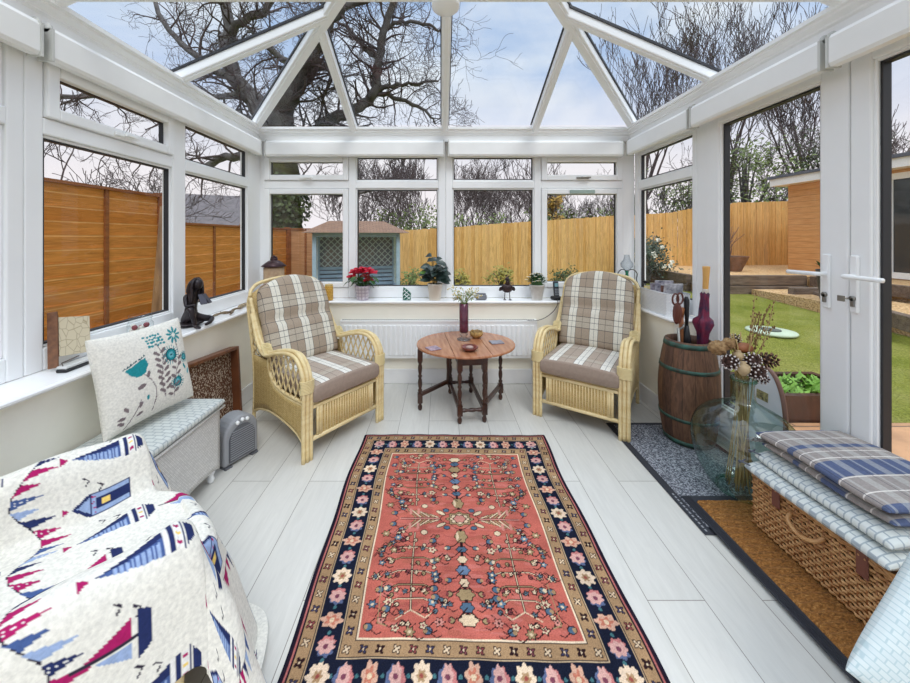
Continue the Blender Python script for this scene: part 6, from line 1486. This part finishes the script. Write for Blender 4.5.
def oak():
    rnd = random.Random(77); Y = 12.0; base = at(285, 0, Y); t = thing('oak_tree', 'great bare oak with ivy on its trunk spreading over the left of the roof', 'tree', (base.x, Y, -.2)); org = t.location.copy()
    limbs = [([(285, 300, 0), (286, 230, 0), (285, 190, 0), (283, 165, 0)], 17, 15), ([(283, 165, 0), (266, 122, 0), (254, 100, .3), (238, 82, .6), (227, 52, .9), (228, 25, 1.1), (222, -25, 1.4)], 12, 5), ([(227, 48, .9), (238, 24, .6), (262, 12, .3), (290, -12, .1)], 5, 3),
             ([(283, 165, 0), (280, 125, -.2), (289, 97, -.5), (299, 71, -.8), (318, 45, -1.1), (328, 18, -1.4), (338, -30, -1.7)], 13, 6), ([(287, 108, -.4), (304, 82, -.2), (317, 68, 0), (331, 72, .2), (338, 92, .3)], 6, 2.5),
             ([(290, 160, .2), (312, 135, .4), (330, 120, .5), (356, 111, .4), (374, 93, .2), (379, 57, 0), (385, 26, -.2), (400, -20, -.4)], 8, 3), ([(374, 90, .2), (392, 86, .1), (412, 84, 0), (440, 79, -.2)], 3, 1), ([(374, 92, .2), (400, 99, .5), (425, 112, .8), (436, 124, 1)], 3, 1), ([(384, 24, -.2), (402, 22, -.3), (428, 25, -.5), (440, 32, -.5)], 2.5, 1),
             ([(378, 60, 0), (362, 45, .3), (350, 30, .5), (338, 22, .8)], 3, 1.3), ([(268, 125, 0), (235, 118, .5), (200, 112, 1), (160, 118, 1.6), (120, 100, 2.2), (75, 96, 2.6), (25, 112, 3)], 6, 2.5), ([(246, 92, .4), (215, 98, .9), (185, 96, 1.4), (150, 84, 2)], 4, 1.5),
             ([(283, 175, 0), (260, 160, .3), (225, 158, .8), (190, 170, 1.2), (150, 160, 1.8), (100, 150, 2.4)], 6, 2), ([(300, 72, -.8), (270, 48, -1.4), (246, 30, -1.8)], 4, 1.5), ([(238, 82, .6), (200, 60, 1), (170, 30, 1.4), (150, -10, 1.6)], 5, 2), ([(288, 180, 0), (318, 190, .3), (345, 196, .4), (385, 185, .5)], 4, 1.5), ([(330, 18, -1.4), (360, 2, -1.6), (400, -18, -1.8)], 4, 1.6)]
    for li, (path, r0, r1) in enumerate(limbs):
        P = [at(x, y, Y + dy) - org for x, y, dy in path]; S_ = spline(P, 5); S_ = [p + Vector((rnd.uniform(-.07, .07), rnd.uniform(-.07, .07), rnd.uniform(-.07, .07))) * (0 if i in (0,) else 1) for i, p in enumerate(S_)]; n = len(S_); R = [(r0 + (r1 - r0) * i / (n - 1)) / 29.6 * (.95) for i in range(n)]
        mb = MB(); mb.tube(S_, R, 9, cap=False)
        o = mb.build('trunk' if li == 0 else 'limb', [BARKM if li == 0 else BARK], t)
        if li == 0: continue
        tw = MB(); 
        for i in range(2, n):
            for _ in range(2 if li == 5 and i % 2 else 1):
                d = (S_[i] - S_[i - 1]).normalized(); ax = Matrix.Rotation(rnd.uniform(0, 2 * PI), 3, d) @ d.orthogonal().normalized(); grow(tw, S_[i], (d * .5 + ax + Vector((0, 0, .15))), rnd.uniform(.8, 1.7), max(.016, min(.05, R[i] * .4)), 3, rnd, .95, .03, .0055, .35, 5, 2)
        tag(tw.build('twigs', TWIG, o), kind='stuff')
    iv = MB()
    for k in range(1500):
        a = rnd.uniform(0, 2 * PI); z = rnd.uniform(1.2, 3.6); r = rnd.uniform(.45, .75) * (1 + .25 * math.sin(z * 3)); p = Vector((r * math.cos(a) * .95, r * math.sin(a), z)); iv.leaf(p, (rnd.uniform(-1, 1), rnd.uniform(-1, 1), rnd.uniform(-1, .4)), (math.cos(a), math.sin(a), .2), .14, .12, 0, n=1)
    tag(iv.build('ivy', pm('ivy_leaf', (84, 96, 46), .6, rgb2=(54, 62, 34), vscale=3), t), kind='stuff')
    return t
oak()
def bare_tree(name, label, loc, h, seed, r=.09, spread=.8, depth=5, kids=2, stems=1, group=None, up=.15, mat=None, buds=None, rmin=.008, L=.42):
    rnd = random.Random(seed); t = thing(name, label, 'tree' if h > 3 else 'shrub', loc, 0, group); mb = MB()
    for s in range(stems): grow(mb, Vector((rnd.uniform(-.1, .1) * stems, rnd.uniform(-.1, .1) * stems, 0)), Vector((rnd.uniform(-.3, .3), rnd.uniform(-.3, .3), 1)) if stems > 1 else Vector((0, 0, 1)), h * L, r, depth, rnd, spread, up, rmin, .2, 6, kids)
    mb.build('branches', mat or TWIG, t)
    if buds:
        b = MB(); vs = mb.v; n = buds[0]
        for k in range(n): p = Vector(rnd.choice(vs)); b.leaf(p, (rnd.uniform(-1, 1), rnd.uniform(-1, 1), rnd.uniform(-.5, 1)), (0, 0, 1), buds[2], buds[2] * .7, 0, n=1) if p.z > h * .25 else None
        tag(b.build('leaves', buds[1], t), kind='stuff')
    return t
HG = 'bare hedgerow trees behind the back fence'; HL = 'bare twiggy hedgerow tree behind the pale back fence'
protos = [bare_tree('hedgerow_tree', HL, (-1.2 + 2.4 * i, 13.5, -.2), 5.2, 40 + i, .05, .8, 5, 2, 4, HG, .2, rmin=.0075) for i in range(3)]
rn = random.Random(9)
for k, (x, y, s) in enumerate(((-3.5, 13.2, 1.05), (2.2, 15.2, .95), (4.6, 15, .8), (6.2, 14.2, .72), (-1.9, 16, 1.3), (1.1, 16.5, 1.1), (5.4, 16.8, .85), (7.6, 15, .8), (3.4, 17, 1.0), (8.8, 17, .9))):
    dup(protos[k % 3], (x, y, -.2), (0, 0, rn.uniform(0, 6)), (s, s, s))
LGp = 'bare trees beyond the left fence'; LL = 'bare branching tree beyond the left garden fence'
lt = [bare_tree('garden_tree', LL, (-8, 7 + 3 * i, -.2), 5.6, 60 + i, .09, .9, 5, 2, 1, LGp, .1, rmin=.007) for i in range(2)]
for k, (x, y, s) in enumerate(((-9.5, 4.5, 1.0), (-7.2, 4.6, .8), (-11, 9.5, 1.2), (-9.5, 12.5, .85), (-12.5, 6, 1.25), (-10.5, 15, .9), (-14, 13, 1.2))):
    k > 4 or dup(lt[k % 2], (x, y, -.2), (0, 0, rn.uniform(0, 6)), (s, s, s))
BUD = pm('olive_bud', (104, 104, 62), .8)
bt = bare_tree('budding_tree', 'tall thin tree with small buds rising right of the roof hip', (7.6, 12.6, -.2), 12.5, 71, .09, .55, 5, 3, 1, None, .25, TWIG, (700, BUD, .07), rmin=.008, L=.45)
for k, (x, y, s, lab) in enumerate(((10.8, 13.2, 1.05, 'tall budding tree second from the right above the eaves'), (13.6, 13.8, 1.1, 'rightmost tall budding tree above the eaves'), (9.2, 14.6, .85, 'smaller budding tree between the two tall ones on the right'))): k == 2 or dup(bt, (x, y, -.2), (0, 0, k * 1.9 + 1), (s, s, s), lab)
nt_ = bare_tree('forked_tree', 'bare forked tree behind the camellia in the right window', (7.0, 11.4, -.2), 5.2, 82, .10, .8, 5, 2, 1, None, .15, BARK, (240, pm('moss_green', (110, 124, 60), .8), .10), rmin=.012)
RL = 'bare trees behind the cabin'; rt = bare_tree('garden_tree', 'bare branching tree behind the cabin on the right', (11.6, 13.6, 0), 6.4, 91, .09, .9, 5, 2, 2, RL, .12, rmin=.008)
for k, (x, y, s) in enumerate(((14.2, 14.2, 1.05), (9.8, 13.4, .85), (17.2, 14.5, 1.2), (12.8, 12.9, .8))): dup(rt, (x, y, 0), (0, 0, k * 1.7 + .5), (s, s, s))
# leafy evergreens
def evergreen(name, label, loc, rx, rz_, n, mat, seed, size=.16, group=None, flowers=None, inner=True):
    rnd = random.Random(seed); t = thing(name, label, 'shrub' if rz_ < 1.4 else 'tree', loc, 0, group); mb = MB(); mb.tube([(0, 0, 0), (.05, 0, rz_), (0, 0, rz_ * 1.5)], [.08 * rx, .05 * rx, .02], 6); 
    tips = []
    for k in range(16):
        a = rnd.uniform(0, 2 * PI); e = rnd.uniform(-.4, 1.4); d = Vector((math.cos(e) * math.cos(a) * rx, math.cos(e) * math.sin(a) * rx, math.sin(e) * rz_)); mb.tube([(0, 0, rz_ * .6), Vector((0, 0, rz_)) + d * .5, Vector((0, 0, rz_)) + d * .9], [.03 * rx, .02 * rx, .008], 4); tips.append(Vector((0, 0, rz_)) + d * rnd.uniform(.5, .95))
    mb.build('branches', BARK, t); f = MB()
    for k in range(n):
        c = rnd.choice(tips); s = rx * .42; p = c + Vector((rnd.gauss(0, s * .55), rnd.gauss(0, s * .55), rnd.gauss(0, s * .45))); 
        if p.z < .05: p.z = .05 + rnd.random() * .2
        f.leaf(p, (rnd.uniform(-1, 1), rnd.uniform(-1, 1), rnd.uniform(-.8, .6)), (rnd.uniform(-.5, .5), -.6, .7), size * rnd.uniform(.6, 1.2), size * .5, 0, n=1)
    tag(f.build('foliage', mat, t), kind='stuff')
    if flowers:
        g = MB()
        for k in range(flowers): c = rnd.choice(tips) * 1.0 + Vector((rnd.uniform(-.1, .1), -.12, rnd.uniform(-.05, .1))); [g.leaf(c, (math.cos(j), math.sin(j) * .6 - .4, math.sin(j * 1.3)), (0, -1, 0), .06, .05, 0, n=1) for j in range(7)]
        g.build('flowers', WHF, t)
    return t
EV1, EV2, EV3, EV4 = pm('evergreen_a', (78, 94, 48), .7, rgb2=(48, 62, 34), vscale=2), pm('evergreen_b', (120, 136, 72), .7, rgb2=(84, 98, 50), vscale=2), pm('bush_yellow', (170, 156, 70), .7, rgb2=(110, 116, 54), vscale=3), pm('camellia_leaf', (52, 74, 44), .5, rgb2=(34, 52, 34), vscale=4)
evergreen('conifer', 'feathery evergreen above the cabin, seen through the near french door', (10.6, 12.4, .3), 1.7, 2.2, 2000, EV2, 1, .15)
evergreen('conifer', 'dark evergreen behind the cabin seen at the far right', (13.2, 12.2, .3), 1.6, 2.3, 1700, EV1, 2, .15)
evergreen('conifer', 'evergreen peeping over the fence just left of the cabin', (8.6, 12.2, .3), 1.2, 1.5, 900, EV2, 3, .14)
HB = 'evergreen hedge bushes along the back fence'
hb = evergreen('hedge_bush', 'green hedge bush showing over the pale back fence', (.2, 11.2, 0), .8, 1.0, 620, EV2, 4, .12, HB)
for k, (x, y, s) in enumerate(((1.5, 11.4, 1.02), (2.9, 11.6, 1.0), (4.4, 11.8, 1.12), (-1.5, 11.3, 1.1), (5.8, 12, 1.15), (-.6, 12, 1.2), (3.6, 12.4, 1.2))):
    dup(hb, (x, y, 0), (0, 0, k * 1.1), (s, s, s))
evergreen('golden_conifer', 'narrow golden conifer above the fence in the fourth back window', (3.55, 11.0, .0), .36, 1.5, 800, pm('golden', (186, 150, 62), .7, rgb2=(140, 110, 44), vscale=3), 6, .14)
evergreen('camellia', 'dark camellia bush with white flowers against the fence in the right window', (4.95, 8.5, -.12), .55, .80, 2600, EV4, 7, .075, None, 26)
for k, (x, y, lab) in enumerate(((.35, 8.6, 'yellow-green low shrub at the fence foot, in the third back window'), (-.75, 8.3, 'small shrub at the fence foot, right of the arbour'), (1.5, 8.9, 'low shrub at the foot of the back fence, left of the white-flowered pot'), (3.2, 9.0, 'low leafy shrub at the fence foot behind the phone'))):
    evergreen('low_shrub', lab, (x, y, -.17), .36, .34, 420, (EV3, EV2, EV3, EV1)[k], 20 + k, .09)
evergreen('low_shrub', 'spiky green shrub at the fence foot behind the candle jar', (-2.35, 7.7, -.17), .3, .42, 300, EV2, 31, .12)
# ================================================================== camera, light, world
cam = bpy.data.objects.new('camera', bpy.data.cameras.new('camera')); COL.objects.link(cam)
cam.location = (0, 0, HC); cam.rotation_euler = (PI / 2, 0, 0)
cam.data.sensor_width = 36; cam.data.lens = F / 910 * 36
cam.data.shift_x = (455 - CX) / 910; cam.data.shift_y = -(341.5 - CY) / 910; cam.data.clip_start = .02; cam.data.clip_end = 300
scene.camera = cam
sun = bpy.data.objects.new('sun', bpy.data.lights.new('sun', 'SUN')); COL.objects.link(sun)
sun.data.energy = 1.0; sun.data.angle = math.radians(25); sun.data.color = (1, .97, .93)
sun.rotation_euler = Euler((math.radians(38), math.radians(14), 0))
w = bpy.data.worlds.new('world'); scene.world = w; w.use_nodes = True
nt = w.node_tree; N = nt.nodes; L = nt.links; bg = N['Background']
tc = N.new('ShaderNodeTexCoord'); mp = N.new('ShaderNodeMapping'); mp.inputs['Scale'].default_value = (1, 1, 1.8); L.new(tc.outputs['Generated'], mp.inputs['Vector'])
no = N.new('ShaderNodeTexNoise'); no.inputs['Scale'].default_value = 2.1; no.inputs['Detail'].default_value = 7; no.inputs['Roughness'].default_value = .52; no.inputs['Distortion'].default_value = .3; L.new(mp.outputs[0], no.inputs['Vector'])
r = N.new('ShaderNodeValToRGB'); L.new(no.outputs['Fac'], r.inputs['Fac'])
r.color_ramp.elements[0].position = .40; r.color_ramp.elements[0].color = (*s2l((150, 170, 200)), 1)
r.color_ramp.elements[1].position = .60; r.color_ramp.elements[1].color = (*s2l((206, 209, 214)), 1)
sp = N.new('ShaderNodeSeparateXYZ'); L.new(tc.outputs['Generated'], sp.inputs[0])
hz = N.new('ShaderNodeValToRGB'); L.new(sp.outputs['Z'], hz.inputs['Fac'])
hz.color_ramp.elements[0].position = .12; hz.color_ramp.elements[0].color = (1, 1, 1, 1); hz.color_ramp.elements[1].position = .42; hz.color_ramp.elements[1].color = (0, 0, 0, 1)
mx = N.new('ShaderNodeMix'); mx.data_type = 'RGBA'; L.new(hz.outputs[0], mx.inputs[0]); L.new(r.outputs[0], mx.inputs[6]); mx.inputs[7].default_value = (*s2l((216, 209, 213)), 1)
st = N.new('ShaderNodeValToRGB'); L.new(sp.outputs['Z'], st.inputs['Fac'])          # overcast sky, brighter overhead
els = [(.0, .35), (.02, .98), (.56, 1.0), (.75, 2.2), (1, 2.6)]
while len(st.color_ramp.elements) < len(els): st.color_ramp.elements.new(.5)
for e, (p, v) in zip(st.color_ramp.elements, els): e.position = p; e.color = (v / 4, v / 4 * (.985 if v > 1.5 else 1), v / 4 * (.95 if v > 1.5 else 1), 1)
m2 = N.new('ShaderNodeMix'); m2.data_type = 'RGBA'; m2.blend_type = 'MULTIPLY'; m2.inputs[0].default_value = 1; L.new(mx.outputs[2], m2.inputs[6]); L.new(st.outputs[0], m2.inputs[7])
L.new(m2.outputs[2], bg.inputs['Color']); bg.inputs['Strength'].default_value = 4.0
vs = scene.view_settings; vs.view_transform = 'Standard'; vs.look = 'None'; vs.gamma = 1; vs.exposure = 0.55; vs.use_curve_mapping = False
cy = scene.cycles; cy.max_bounces = 10; cy.diffuse_bounces = 5; cy.glossy_bounces = 4; cy.transparent_max_bounces = 24; cy.transmission_bounces = 6; cy.caustics_reflective = False; cy.caustics_refractive = False; cy.sample_clamp_indirect = 6
try: cy.use_denoising = True
except Exception: pass
